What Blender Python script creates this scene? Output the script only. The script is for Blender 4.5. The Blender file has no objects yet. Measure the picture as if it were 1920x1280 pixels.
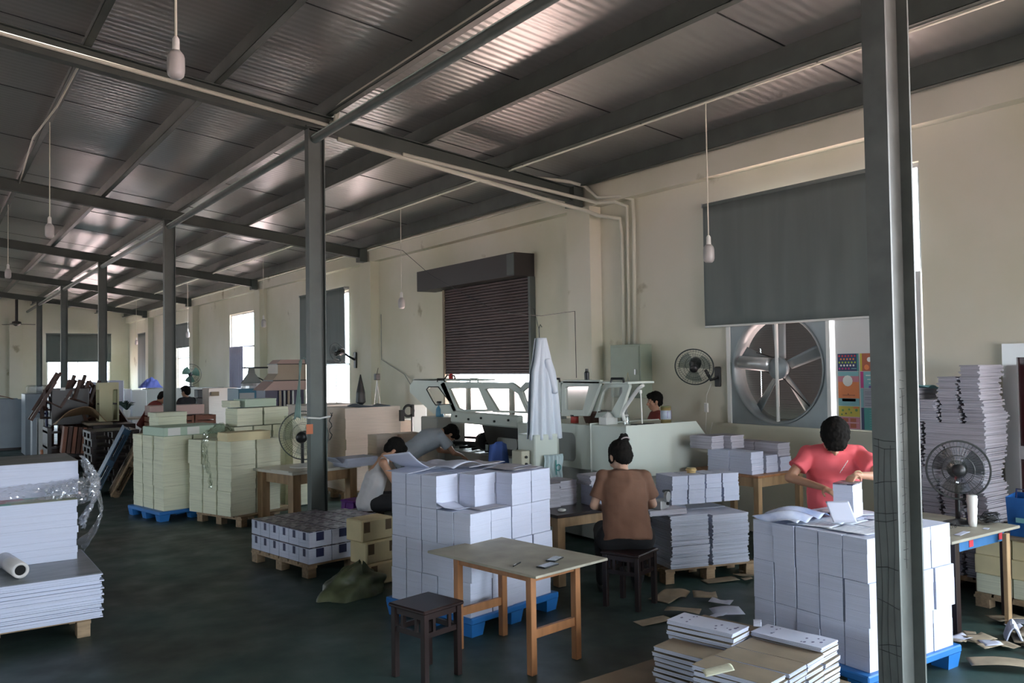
import bpy, math, random
from mathutils import Vector, Matrix, Euler, noise
random.seed(7)
C = bpy.context.scene.collection
sc = bpy.context.scene

# ---------------------------------------------------------------- camera
cam_d = bpy.data.cameras.new('camera'); cam = bpy.data.objects.new('camera', cam_d); C.objects.link(cam)
dy = Vector((-1105, -62, 1600)).normalized()                 # world +Y seen in (right, up, forward)
dz = Vector((-.0148, 1, .0285)); dz = (dz - dy * dz.dot(dy)).normalized()
a = Vector((dy.x, dy.y, -dy.z)); b = Vector((dz.x, dz.y, -dz.z)); dx = a.cross(b); dx = Vector((dx.x, dx.y, -dx.z))
DX, DY, DZ = dx.copy(), dy.copy(), dz.copy()
right, up, fwd = [Vector((dx[i], dy[i], dz[i])) for i in range(3)]
m = Matrix.Identity(4)
for i in range(3):
    m[i][0], m[i][1], m[i][2] = right[i], up[i], -fwd[i]
m[2][3] = 2.1
cam.matrix_world = m
cam_d.sensor_width = 36; cam_d.lens = 30.0; cam_d.clip_end = 300
sc.camera = cam

# ---------------------------------------------------------------- sky, sun, exposure
sc.view_settings.view_transform = 'Standard'; sc.view_settings.look = 'None'
sc.view_settings.gamma = 1; sc.view_settings.use_curve_mapping = False
sc.view_settings.exposure = 1.1
w = bpy.data.worlds.new('sky'); sc.world = w; w.use_nodes = True
bg = w.node_tree.nodes['Background']; bg.inputs[0].default_value = (.78, .90, 1.0, 1); bg.inputs[1].default_value = 9.0
sun_d = bpy.data.lights.new('sun', 'SUN'); sun_d.energy = 18; sun_d.angle = .02; sun_d.color = (1, .93, .84)
sun = bpy.data.objects.new('sun', sun_d); C.objects.link(sun)
sun.rotation_euler = Vector((-.25, -.30, -1)).normalized().to_track_quat('-Z', 'Y').to_euler()
def portal(x, y, z, nx, ny, wy, hz):
    l = bpy.data.lights.new('portal', 'AREA'); l.shape = 'RECTANGLE'; l.size = wy; l.size_y = hz
    l.cycles.is_portal = True
    o = bpy.data.objects.new('portal', l); C.objects.link(o); o.location = (x, y, z)
    o.rotation_euler = Vector((nx, ny, 0)).to_track_quat('-Z', 'Y').to_euler()
EAST = [(-5.0, 1.6, 1.0, 4.1), (4.83, 7.45, 1.33, 4.165), (11.62, 14.50, 0.0, 3.98), (19.25, 22.1, 1.0, 4.0),
        (26.45, 29.0, 1.0, 3.95), (33.5, 36.35, 1.0, 3.92), (40.6, 43.2, 1.0, 3.85)]
for y0, y1, z0, z1 in EAST: portal(8.62, (y0 + y1) / 2, (z0 + z1) / 2, -1, 0, y1 - y0, z1 - z0)
SOUTH = [(.6, 6.8, 0.0, 3.15)]
for x0, x1, z0, z1 in SOUTH: portal((x0 + x1) / 2, -7.1, (z0 + z1) / 2, 0, 1, x1 - x0, z1 - z0)
NORTH = [(-7, -3.5, 1.0, 3.9), (4.86, 7.6, 1.0, 3.92)]
for x0, x1, z0, z1 in NORTH: portal((x0 + x1) / 2, 46.1, (z0 + z1) / 2, 0, -1, x1 - x0, z1 - z0)
WEST = [(2, 4, 1.2, 3.2), (14, 17, 1.0, 4.0), (30, 33, 1.0, 4.0)]  # unseen left wall openings, added as fill light for the west-facing sides
for y0, y1, z0, z1 in WEST: portal(-12.1, (y0 + y1) / 2, (z0 + z1) / 2, 1, 0, y1 - y0, z1 - z0)

# ---------------------------------------------------------------- materials
def mat(name, col, rough=.7, metal=0., var=0., vscale=3., vcol=None, bump=0., bscale=60., stretch=None, spec=None, alpha=None, trans=None, emit=None):
    mt = bpy.data.materials.new(name); mt.use_nodes = True
    nt = mt.node_tree; p = nt.nodes['Principled BSDF']
    p.inputs['Base Color'].default_value = (*col, 1); p.inputs['Roughness'].default_value = rough
    p.inputs['Metallic'].default_value = metal
    if spec is not None: p.inputs['Specular IOR Level'].default_value = spec
    if alpha is not None: p.inputs['Alpha'].default_value = alpha
    if trans is not None: p.inputs['Transmission Weight'].default_value = trans
    if var or bump:
        tc = nt.nodes.new('ShaderNodeTexCoord'); mp = nt.nodes.new('ShaderNodeMapping')
        nt.links.new(tc.outputs['Object'], mp.inputs['Vector'])
        if stretch: mp.inputs['Scale'].default_value = stretch
    if var:
        nz = nt.nodes.new('ShaderNodeTexNoise'); nz.inputs['Scale'].default_value = vscale; nz.inputs['Detail'].default_value = 4
        nt.links.new(mp.outputs[0], nz.inputs['Vector'])
        rp = nt.nodes.new('ShaderNodeValToRGB'); rp.color_ramp.elements[0].position = .35; rp.color_ramp.elements[1].position = .68
        c2 = vcol or tuple(c * (1 - var) for c in col)
        rp.color_ramp.elements[0].color = (*c2, 1); rp.color_ramp.elements[1].color = (*col, 1)
        nt.links.new(nz.outputs[0], rp.inputs[0]); nt.links.new(rp.outputs[0], p.inputs['Base Color'])
    if bump:
        n2 = nt.nodes.new('ShaderNodeTexNoise'); n2.inputs['Scale'].default_value = bscale; n2.inputs['Detail'].default_value = 3
        nt.links.new(mp.outputs[0], n2.inputs['Vector'])
        bp = nt.nodes.new('ShaderNodeBump'); bp.inputs['Strength'].default_value = bump; bp.inputs['Distance'].default_value = .01
        nt.links.new(n2.outputs[0], bp.inputs['Height']); nt.links.new(bp.outputs[0], p.inputs['Normal'])
    return mt
def glassy(name, tint, amount):
    mt = bpy.data.materials.new(name); mt.use_nodes = True; nt = mt.node_tree
    nt.nodes.remove(nt.nodes['Principled BSDF']); out = nt.nodes['Material Output']
    tr = nt.nodes.new('ShaderNodeBsdfTransparent'); tr.inputs[0].default_value = (*tint, 1)
    gl = nt.nodes.new('ShaderNodeBsdfGlossy'); gl.inputs['Roughness'].default_value = .08
    mx = nt.nodes.new('ShaderNodeMixShader'); mx.inputs[0].default_value = amount
    nt.links.new(tr.outputs[0], mx.inputs[1]); nt.links.new(gl.outputs[0], mx.inputs[2]); nt.links.new(mx.outputs[0], out.inputs[0])
    return mt

def filmy(name, tint, gloss, diff):
    mt = glassy(name, tint, gloss); nt = mt.node_tree; out = nt.nodes['Material Output']; old = out.inputs[0].links[0].from_socket
    df = nt.nodes.new('ShaderNodeBsdfDiffuse'); df.inputs[0].default_value = (.8, .82, .85, 1); mx = nt.nodes.new('ShaderNodeMixShader'); mx.inputs[0].default_value = diff
    nt.links.new(old, mx.inputs[1]); nt.links.new(df.outputs[0], mx.inputs[2]); nt.links.new(mx.outputs[0], out.inputs[0]); return mt
def ordn(n): return ['first', 'second', 'third', 'fourth', 'fifth', 'sixth', 'seventh', 'eighth', 'ninth', 'tenth', 'eleventh', 'twelfth', 'thirteenth', 'fourteenth', 'fifteenth', 'sixteenth', 'seventeenth', 'eighteenth', 'nineteenth', 'twentieth', 'twenty-first'][n]
def roof_mat():
    mt = mat('roof_sheet', (.40, .40, .385), rough=.29, metal=.5)
    nt = mt.node_tree; p = nt.nodes['Principled BSDF']
    tc = nt.nodes.new('ShaderNodeTexCoord')
    wv = nt.nodes.new('ShaderNodeTexWave'); wv.wave_type = 'BANDS'; wv.bands_direction = 'Y'; wv.inputs['Scale'].default_value = 2.6
    wv.inputs['Distortion'].default_value = .6; wv.inputs['Detail'].default_value = 1
    nz = nt.nodes.new('ShaderNodeTexNoise'); nz.inputs['Scale'].default_value = 1.1; nz.inputs['Detail'].default_value = 2
    nt.links.new(tc.outputs['Object'], wv.inputs['Vector']); nt.links.new(tc.outputs['Object'], nz.inputs['Vector'])
    b1 = nt.nodes.new('ShaderNodeBump'); b1.inputs['Strength'].default_value = .13; b1.inputs['Distance'].default_value = .02
    nt.links.new(wv.outputs['Fac'], b1.inputs['Height'])
    b2 = nt.nodes.new('ShaderNodeBump'); b2.inputs['Strength'].default_value = .3; b2.inputs['Distance'].default_value = .05
    nt.links.new(nz.outputs[0], b2.inputs['Height']); nt.links.new(b1.outputs[0], b2.inputs['Normal'])
    nt.links.new(b2.outputs[0], p.inputs['Normal'])
    return mt
def wall_mat():
    mt = mat('wall_plaster', (.60, .585, .50), rough=.85, bump=.12, bscale=9)
    nt = mt.node_tree; p = nt.nodes['Principled BSDF']; tc = [n for n in nt.nodes if n.type == 'TEX_COORD'][0]
    n1 = nt.nodes.new('ShaderNodeTexNoise'); n1.inputs['Scale'].default_value = .45; n1.inputs['Detail'].default_value = 5
    n2 = nt.nodes.new('ShaderNodeTexNoise'); n2.inputs['Scale'].default_value = 1.35; n2.inputs['Detail'].default_value = 6
    for n in (n1, n2): nt.links.new(tc.outputs['Object'], n.inputs['Vector'])
    r1 = nt.nodes.new('ShaderNodeValToRGB'); e = r1.color_ramp.elements
    e[0].position = .36; e[0].color = (.62, .61, .47, 1); e[1].position = .62; e[1].color = (.72, .70, .60, 1)
    r2 = nt.nodes.new('ShaderNodeValToRGB'); e = r2.color_ramp.elements
    e[0].position = .66; e[0].color = (0, 0, 0, 1); e[1].position = .72; e[1].color = (1, 1, 1, 1)
    mx = nt.nodes.new('ShaderNodeMix'); mx.data_type = 'RGBA'; mx.inputs[7].default_value = (.40, .37, .26, 1)
    nt.links.new(n1.outputs[0], r1.inputs[0]); nt.links.new(n2.outputs[0], r2.inputs[0])
    nt.links.new(r2.outputs[0], mx.inputs[0]); nt.links.new(r1.outputs[0], mx.inputs[6]); nt.links.new(mx.outputs[2], p.inputs['Base Color'])
    return mt
def floor_mat():
    mt = mat('floor_paint', (.03, .055, .05), rough=.5, bump=.05, bscale=12)
    nt = mt.node_tree; p = nt.nodes['Principled BSDF']; tc = [n for n in nt.nodes if n.type == 'TEX_COORD'][0]
    n1 = nt.nodes.new('ShaderNodeTexNoise'); n1.inputs['Scale'].default_value = .55; n1.inputs['Detail'].default_value = 6
    r1 = nt.nodes.new('ShaderNodeValToRGB'); e = r1.color_ramp.elements
    e[0].position = .35; e[0].color = (.027, .036, .030, 1); e[1].position = .62; e[1].color = (.027, .068, .062, 1)
    n3 = nt.nodes.new('ShaderNodeTexNoise'); n3.inputs['Scale'].default_value = 3; n3.inputs['Detail'].default_value = 8
    r3 = nt.nodes.new('ShaderNodeValToRGB'); e = r3.color_ramp.elements
    e[0].position = .3; e[0].color = (.36, .36, .36, 1); e[1].position = .7; e[1].color = (.6, .6, .6, 1)
    for n in (n1, n3): nt.links.new(tc.outputs['Object'], n.inputs['Vector'])
    nt.links.new(n1.outputs[0], r1.inputs[0]); nt.links.new(r1.outputs[0], p.inputs['Base Color'])
    nt.links.new(n3.outputs[0], r3.inputs[0]); nt.links.new(r3.outputs[0], p.inputs['Roughness'])
    return mt
WALL = wall_mat(); FLOOR = floor_mat(); ROOF = roof_mat()
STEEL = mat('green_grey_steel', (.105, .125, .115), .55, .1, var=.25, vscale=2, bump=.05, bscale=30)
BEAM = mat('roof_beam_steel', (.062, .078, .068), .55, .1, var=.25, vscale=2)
STEELR = mat('raw_scribbled_steel', (.15, .165, .155), .5, .1, var=.3, vscale=5)
PURLIN = mat('purlin_steel', (.115, .135, .122), .45, .3, var=.2, vscale=3)
GROUND = mat('outside_paving', (.62, .42, .385), .9, var=.2, vscale=.4)
ALU = mat('aluminium', (.55, .56, .56), .35, .6)
WHITEP = mat('white_plastic', (.72, .73, .70), .4)
PVC = mat('cream_conduit', (.60, .60, .50), .45)
BLIND = mat('grey_blind_fabric', (.165, .195, .188), .8, var=.12, vscale=2, bump=.15, bscale=4, stretch=(1, 3, .3))
SHUT = mat('brown_shutter', (.075, .050, .047), .5, .2, var=.3, vscale=1.5)
DARK = mat('black_plastic', (.012, .013, .014), .4)
WGLASS = glassy('window_glass', (.96, .98, 1), .06)
FROST = glassy('thin_film', (.93, .95, .97), .30)
PAPER = mat('paper_edges', (.55, .59, .725), .75, var=.10, vscale=1.0, bump=.25, bscale=1., stretch=(3, 3, 260))
PAPERT = mat('paper_sheet', (.53, .565, .69), .6, var=.04, vscale=6)
CREAM = mat('cream_paper_edges', (.74, .755, .58), .75, var=.2, vscale=1.0, bump=.2, bscale=1., stretch=(3, 3, 200))
YELLOW = mat('yellowish_wrap', (.76, .66, .40), .65, var=.12, vscale=4)
KRAFT = mat('kraft_board', (.25, .20, .14), .8, var=.2, vscale=5)
BROWNTAPE = mat('brown_label', (.17, .115, .06), .5)
PINE = mat('pine_wood', (.42, .27, .14), .6, var=.35, vscale=2.5, bump=.1, bscale=8, stretch=(6, 6, 1.2))
PINEX = mat('pine_wood_rough', (.36, .25, .15), .75, var=.4, vscale=4, bump=.15, bscale=10, stretch=(1.5, 6, 6))
ORANGEW = mat('orange_varnish_wood', (.38, .17, .07), .45, var=.3, vscale=3, stretch=(6, 6, 1))
PLY = mat('worn_table_board', (.36, .34, .27), .6, var=.3, vscale=4, bump=.05)
DKWOOD = mat('dark_lacquered_wood', (.022, .011, .010), .35, var=.4, vscale=4)
BLUEP = mat('blue_plastic', (.02, .17, .50), .45, var=.15, vscale=3)
MACH = mat('machine_enamel', (.62, .68, .62), .4, var=.06, vscale=2)
MACHD = mat('machine_grey', (.30, .31, .29), .45)
MAGL = mat('light_magazine_edges', (.60, .64, .76), .7, var=.35, vscale=1.2, bump=.3, bscale=1., stretch=(2, 2, 170))
MAG = mat('magazine_edges', (.56, .55, .62), .7, var=.45, vscale=1.2, bump=.3, bscale=1., stretch=(2, 2, 170))
# ---------------------------------------------------------------- mesh helpers
class MB:
    def __init__(s): s.v = []; s.f = []; s.mi = []; s.cur = 0
    def add(s, vs, fs, M=None):
        o = len(s.v)
        s.v += [tuple(M @ Vector(v)) if M is not None else tuple(v) for v in vs]
        s.f += [tuple(i + o for i in f) for f in fs]; s.mi += [s.cur] * len(fs); return s
    def box(s, x0, x1, y0, y1, z0, z1, M=None, ch=0):
        if ch:                                             # chamfered box
            vs = []; c = ch
            for X, sx in ((x0, 1), (x1, -1)):
                for Y, sy in ((y0, 1), (y1, -1)):
                    for Z, sz in ((z0, 1), (z1, -1)):
                        vs += [(X, Y + sy * c, Z + sz * c), (X + sx * c, Y, Z + sz * c), (X + sx * c, Y + sy * c, Z)]
            def I(i, j, k, a): return ((i * 2 + j) * 2 + k) * 3 + a
            fs = [(I(0,0,0,0), I(0,0,1,0), I(0,1,1,0), I(0,1,0,0)), (I(1,0,0,0), I(1,1,0,0), I(1,1,1,0), I(1,0,1,0)),
                  (I(0,0,0,1), I(1,0,0,1), I(1,0,1,1), I(0,0,1,1)), (I(0,1,0,1), I(0,1,1,1), I(1,1,1,1), I(1,1,0,1)),
                  (I(0,0,0,2), I(0,1,0,2), I(1,1,0,2), I(1,0,0,2)), (I(0,0,1,2), I(1,0,1,2), I(1,1,1,2), I(0,1,1,2))]
            for i in (0, 1):
                for j in (0, 1):
                    fs.append((I(i,j,0,0), I(i,j,1,0), I(i,j,1,1), I(i,j,0,1)))
                    fs.append((I(i,0,j,0), I(i,1,j,0), I(i,1,j,2), I(i,0,j,2)))
                    fs.append((I(0,i,j,1), I(1,i,j,1), I(1,i,j,2), I(0,i,j,2)))
                    for k in (0, 1): fs.append((I(i,j,k,0), I(i,j,k,1), I(i,j,k,2)))
            return s.add(vs, fs, M)
        vs = [(x, y, z) for x in (x0, x1) for y in (y0, y1) for z in (z0, z1)]
        return s.add(vs, [(0,1,3,2), (4,6,7,5), (0,4,5,1), (2,3,7,6), (0,2,6,4), (1,5,7,3)], M)
    def tube(s, pts, r, n=8, M=None, caps=True):
        pts = [Vector(p) for p in pts]; rs = r if isinstance(r, (list, tuple)) else [r] * len(pts)
        vs = []; fs = []; prev = None
        for i, p in enumerate(pts):
            d = (pts[min(i + 1, len(pts) - 1)] - pts[max(i - 1, 0)]); d = d.normalized() if d.length > 1e-9 else Vector((0, 0, 1))
            if prev is None:
                u = d.cross(Vector((0, 0, 1)) if abs(d.z) < .9 else Vector((1, 0, 0))).normalized()
            else:
                u = prev - d * prev.dot(d); u = u.normalized()
            prev = u; v = d.cross(u)
            vs += [p + (u * math.cos(2 * math.pi * k / n) + v * math.sin(2 * math.pi * k / n)) * rs[i] for k in range(n)]
        for i in range(len(pts) - 1):
            for k in range(n): fs.append((i*n+k, i*n+(k+1)%n, (i+1)*n+(k+1)%n, (i+1)*n+k))
        if caps: fs.append(tuple(range(n))[::-1]); fs.append(tuple((len(pts)-1)*n + k for k in range(n)))
        return s.add(vs, fs, M)
    def ring(s, c, R, r, n=36, m=6, M=None, ax='z'):
        vs = []; fs = []
        for i in range(n):
            t = 2*math.pi*i/n
            for k in range(m):
                q = 2*math.pi*k/m; x = (R + r*math.cos(q)); p = (x*math.cos(t), x*math.sin(t), r*math.sin(q))
                if ax == 'x': p = (p[2], p[0], p[1])
                if ax == 'y': p = (p[0], p[2], p[1])
                vs.append((p[0]+c[0], p[1]+c[1], p[2]+c[2]))
        for i in range(n):
            for k in range(m): fs.append((i*m+k, ((i+1)%n)*m+k, ((i+1)%n)*m+(k+1)%m, i*m+(k+1)%m))
        return s.add(vs, fs, M)
    def lathe(s, prof, n=20, M=None):
        vs = []; fs = []
        for r, z in prof: vs += [(r*math.cos(2*math.pi*k/n), r*math.sin(2*math.pi*k/n), z) for k in range(n)]
        for i in range(len(prof)-1):
            for k in range(n): fs.append((i*n+k, i*n+(k+1)%n, (i+1)*n+(k+1)%n, (i+1)*n+k))
        fs.append(tuple(range(n))[::-1]); fs.append(tuple((len(prof)-1)*n+k for k in range(n)))
        return s.add(vs, fs, M)
    def prism(s, poly, d0, d1, ax='y', M=None):
        def P(p, d): return {'y': (p[0], d, p[1]), 'x': (d, p[0], p[1]), 'z': (p[0], p[1], d)}[ax]
        n = len(poly); vs = [P(p, d0) for p in poly] + [P(p, d1) for p in poly]
        fs = [tuple(range(n)), tuple(range(2*n-1, n-1, -1))] + [(i, (i+1) % n, (i+1) % n + n, i+n) for i in range(n)]
        return s.add(vs, fs, M)
    def frame(s, outer, inner, d0, d1, ax='y', M=None):     # a plate with a hole; outer and inner polygons of equal length
        def P(p, d): return {'y': (p[0], d, p[1]), 'x': (d, p[0], p[1]), 'z': (p[0], p[1], d)}[ax]
        n = len(outer); vs = [P(p, d) for d in (d0, d1) for p in list(outer) + list(inner)]; fs = []
        for i in range(n):
            j = (i+1) % n
            fs += [(i, j, n+j, n+i), (2*n+i, 3*n+i, 3*n+j, 2*n+j), (i, 2*n+i, 2*n+j, j), (n+i, n+j, 3*n+j, 3*n+i)]
        return s.add(vs, fs, M)
    def ball(s, c, r, n=14, m=9, M=None, rot=None):
        r = r if isinstance(r, (list, tuple)) else (r, r, r); vs = []; fs = []
        R = rot.to_matrix() if rot else None
        for i in range(m+1):
            ph = math.pi*i/m
            for k in range(n):
                t = 2*math.pi*k/n; p = Vector((r[0]*math.sin(ph)*math.cos(t), r[1]*math.sin(ph)*math.sin(t), r[2]*math.cos(ph)))
                if R: p = R @ p
                vs.append(p + Vector(c))
        for i in range(m):
            for k in range(n): fs.append((i*n+k, (i+1)*n+k, (i+1)*n+(k+1)%n, i*n+(k+1)%n))
        return s.add(vs, fs, M)
    def cap(s, p0, p1, r0, r1, n=12):                        # tapered capsule
        p0 = Vector(p0); p1 = Vector(p1); d = (p1-p0); L = d.length; d = d/L
        pts = []; rs = []
        for k in range(4): t = math.pi/2*(1-k/4.); pts.append(p0 - d*r0*math.sin(t)); rs.append(max(r0*math.cos(t), r0*.08))
        for k in range(5): pts.append(p0 + d*L*k/4); rs.append(r0 + (r1-r0)*k/4)
        for k in range(1, 5): t = math.pi/2*k/4.; pts.append(p1 + d*r1*math.sin(t)); rs.append(max(r1*math.cos(t), r1*.08))
        return s.tube(pts, rs, n)
    def grid(s, fn, nu, nv, M=None, thick=0):
        vs = [Vector(fn(i/nu, j/nv)) for i in range(nu+1) for j in range(nv+1)]
        fs = [(i*(nv+1)+j, (i+1)*(nv+1)+j, (i+1)*(nv+1)+j+1, i*(nv+1)+j+1) for i in range(nu) for j in range(nv)]
        return s.add(vs, fs, M)
    def build(s, name, mats, parent=None, smooth=False, mods=None):
        me = bpy.data.meshes.new(name); me.from_pydata(s.v, [], s.f)
        if not isinstance(mats, (list, tuple)): mats = [mats]
        for q in mats: me.materials.append(q)
        if len(mats) > 1: me.polygons.foreach_set('material_index', s.mi)
        if smooth: me.polygons.foreach_set('use_smooth', [True]*len(me.polygons))
        me.update(); o = bpy.data.objects.new(name, me); C.objects.link(o)
        if parent: o.parent = parent
        return o
def tag(o, label, cat, group=None, kind=None):
    o['label'] = label; o['category'] = cat
    if group: o['group'] = group
    if kind: o['kind'] = kind
    return o
def thing(name, label, cat, loc=(0, 0, 0), rz=0, group=None, rot=None):
    o = bpy.data.objects.new(name, None); C.objects.link(o); o.empty_display_size = .1
    o.location = loc; o.rotation_euler = rot if rot else (0, 0, rz)
    return tag(o, label, cat, group)
def struct(name, mb, mt, parent=None, smooth=False):
    o = mb.build(name, mt, parent, smooth)
    if not parent: o['kind'] = 'structure'
    return o
def kids(o): return [c for c in C.objects if c.parent == o]
def dup(root, loc, rz=None, label=None, group=None, rot=None):
    r = root.copy(); C.objects.link(r); r.location = loc
    if rz is not None: r.rotation_euler = (0, 0, rz)
    if rot is not None: r.rotation_euler = rot
    if label: r['label'] = label
    if group: r['group'] = group
    for ch in kids(root):
        c = ch.copy(); C.objects.link(c); c.parent = r
        for g in kids(ch):
            d = g.copy(); C.objects.link(d); d.parent = c
    return r
def T(x, y, z=0, rz=0, rx=0, ry=0): return Matrix.Translation((x, y, z)) @ Euler((rx, ry, rz)).to_matrix().to_4x4()
R = math.radians
def at(px, py, X=None, Y=None, Z=None):                     # point of a world plane seen at a place of the 1920x1280 photograph
    c = Vector(((px-960)/1600., -(py-640)/1600., 1.)); r = Vector((DX.dot(c), DY.dot(c), DZ.dot(c)))
    t = X/r[0] if X is not None else Y/r[1] if Y is not None else (Z-2.1)/r[2]
    return Vector((0, 0, 2.1)) + r*t
# ---------------------------------------------------------------- the building
XW = 8.5
def roofz(x): return 6.05 - .12 * x
mb = MB(); mb.box(-12, 8.5, -7, 46, -.2, 0); struct('floor', mb, FLOOR)
mb = MB(); mb.box(-60, 60, -60, 110, -.6, -.21); o = struct('floor_outside', mb, GROUND)
# roof panels, butted with dark seams every 2.6 m
mb = MB()
mb.prism([(-12.4, roofz(-12.4)), (9.2, roofz(9.2)), (9.2, roofz(9.2)+.1), (-12.4, roofz(-12.4)+.1)], -7.4, 46.4, 'y')
struct('ceiling', mb, ROOF)
mb = MB(); y = 2.7 - 2.6*3
while y < 46:
    mb.prism([(-12, roofz(-12)-.006), (8.3, roofz(8.3)-.006), (8.3, roofz(8.3)+.002), (-12, roofz(-12)+.002)], y-.008, y+.008, 'y'); y += 2.6
struct('trim_1', mb, DARK)
def wall_with(openings, a0, a1, z1f, axis, p0, p1):
    mb = MB()
    def bx(a, b, z0, z1):
        if b - a < 1e-3 or z1 - z0 < 1e-3: return
        if axis == 'x': mb.box(p0, p1, a, b, z0, z1)
        else: mb.box(a, b, p0, p1, z0, z1)
    cur = a0
    for o0, o1, z0, z1 in sorted(openings):
        bx(cur, o0, 0, z1f); bx(o0, o1, 0, z0); bx(o0, o1, z1, z1f); cur = o1
    bx(cur, a1, 0, z1f)
    return mb
struct('wall_right', wall_with(EAST, -7.25, 46.25, roofz(8.75), 'x', 8.5, 8.75), WALL)
def gable(openings, p0, p1):
    mb = wall_with(openings, -12, 8.5, roofz(8.5)-.02, 'y', p0, p1)
    mb.prism([(-12, roofz(8.5)-.02), (8.5, roofz(8.5)-.02), (8.5, roofz(8.5)+.04), (-12, roofz(-12)+.04)], p0, p1, 'y'); return mb
struct('wall_back', gable(NORTH, 46.0, 46.25), WALL)
struct('wall_front', gable(SOUTH, -7.25, -7.0), WALL)
struct('wall_left', wall_with(WEST, -7.25, 46.25, roofz(-12), 'x', -12.25, -12.0), WALL)
# concrete ring beam and pilasters on the right wall, wall corner on the back wall
mb = MB(); mb.box(8.33, 8.5, -7, 46, 4.50, 4.93); struct('trim_2', mb, WALL)
BY = [2.45 + 7.68*k for k in range(-1, 6)]
for k, y in enumerate(BY + []):
    if y < 45.9:
        mb = MB(); mb.box(8.28, 8.5, y-.25, y+.30, 0, 4.50); struct('trim_%d' % (k+3), mb, WALL)
mb = MB(); mb.box(3.3, 3.85, 45.7, 46.0, 0, 4.6); struct('trim_11', mb, WALL)

# steel: H columns, I beams, purlins, tie rail
def hsec(mb, x0, x1, y0, y1, z0, z1, t=.012):              # flanges face +-X, web along X
    mb.box(x0, x0+t, y0, y1, z0, z1); mb.box(x1-t, x1, y0, y1, z0, z1); ym = (y0+y1)/2; mb.box(x0+t, x1-t, ym-.005, ym+.005, z0, z1)
names = ['scribbled steel column in the right foreground beside the white book pile', 'steel column in front of the desk with the fan, tied with cloth',
         'third steel column from the camera, behind the cream paper piles', 'fourth steel column, just right of the pile of brown chairs',
         'fifth steel column, rising behind the pile of brown chairs', 'farthest steel column, left of the back wall blind']
CX0, CX1 = 3.93, 4.145
COLS = []
for k in range(6):
    y = BY[k+1]
    t = thing('steel_column', names[k], 'column', (4.035, y, 0))
    mb = MB(); hsec(mb, -.107, .107, -.064, .064, .012, 5.10); mb.build('shaft', STEELR if k == 0 else STEEL, t)
    mb = MB(); mb.box(-.17, .17, -.14, .14, 0, .012); mb.build('base_plate', STEEL, t)
    mb = MB(); mb.box(-.14, .14, -.09, .09, 5.10, 5.115); mb.build('cap_plate', STEEL, t)
    if k == 0:                                              # black marker scribbles
        mb = MB(); rnd = random.Random(3)
        for q in range(3):
            pts = []; z = .35 + .05*q
            while z < 1.72: pts.append((-.1085, -.036 + .036*q + .006*math.sin(z*9+q), z)); z += .07
            mb.tube(pts, .0012, 4)
        for z in (.42, .66, .70, .9, 1.08, 1.3, 1.34, 1.5, 1.66, 1.7):
            mb.tube([(-.1085, -.058, z + rnd.uniform(-.02, .02)), (-.1085, 0, z), (-.1085, .055, z+rnd.uniform(-.02, .02))], .0012, 4)
        for z in [1.1+.045*i for i in range(22)]:
            mb.tube([(.03, -.0062, z), (.055+rnd.uniform(0, .02), -.0062, z+rnd.uniform(-.01, .01))], .0011, 4)
        mb.tube([(.05, -.0062, 1.05+.06*i) if i % 2 else (.053, -.0062, 1.05+.06*i) for i in range(16)], .001, 4)
        mb.build('marker_scribble', DARK, t)
    COLS.append(t)
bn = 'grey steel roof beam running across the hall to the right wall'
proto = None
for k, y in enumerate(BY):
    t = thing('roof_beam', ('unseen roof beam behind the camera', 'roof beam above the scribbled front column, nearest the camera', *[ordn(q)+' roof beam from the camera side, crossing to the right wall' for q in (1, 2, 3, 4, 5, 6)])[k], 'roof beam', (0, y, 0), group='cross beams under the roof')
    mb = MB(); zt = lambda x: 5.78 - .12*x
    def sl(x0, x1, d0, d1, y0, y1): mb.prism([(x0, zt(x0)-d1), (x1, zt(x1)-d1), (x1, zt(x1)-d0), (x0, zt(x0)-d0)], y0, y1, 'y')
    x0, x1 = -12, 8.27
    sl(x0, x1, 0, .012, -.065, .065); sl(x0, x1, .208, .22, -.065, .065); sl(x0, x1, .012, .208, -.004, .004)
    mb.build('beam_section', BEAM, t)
    mb = MB(); mb.box(8.1, 8.275, -.11, .11, 4.50, 4.80); mb.build('end_bracket', BEAM, t)
pn = 'galvanised purlin running the length of the hall under the roof sheets'
for i in range(15):
    x = 8.36 - 1.375*i; x = 8.24 if i == 0 else x; zb = 5.785 - .12*x; zt_ = roofz(x)
    mb = MB(); mb.box(x-.003, x+.003, -6.95, 45.95, zb, zt_-.001); mb.box(x-.08, x, -6.95, 45.95, zb, zb+.006)
    mb.box(x, x+.075, -6.95, 45.95, zt_-.012, zt_-.006); mb.box(x-.08, x-.076, -6.95, 45.95, zb, zb+.035)
    o = mb.build('purlin', PURLIN); tag(o, ordn(i)+' purlin counted from the right wall, running the length of the hall', 'purlin', 'purlins under the roof sheets')
mb = MB(); mb.tube([(4.035, -6.9, 4.98), (4.035, 45.9, 4.98)], .057, 12)
o = mb.build('tie_pipe', STEEL, smooth=True); tag(o, 'long round steel pipe tying the column tops together', 'pipe')

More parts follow.
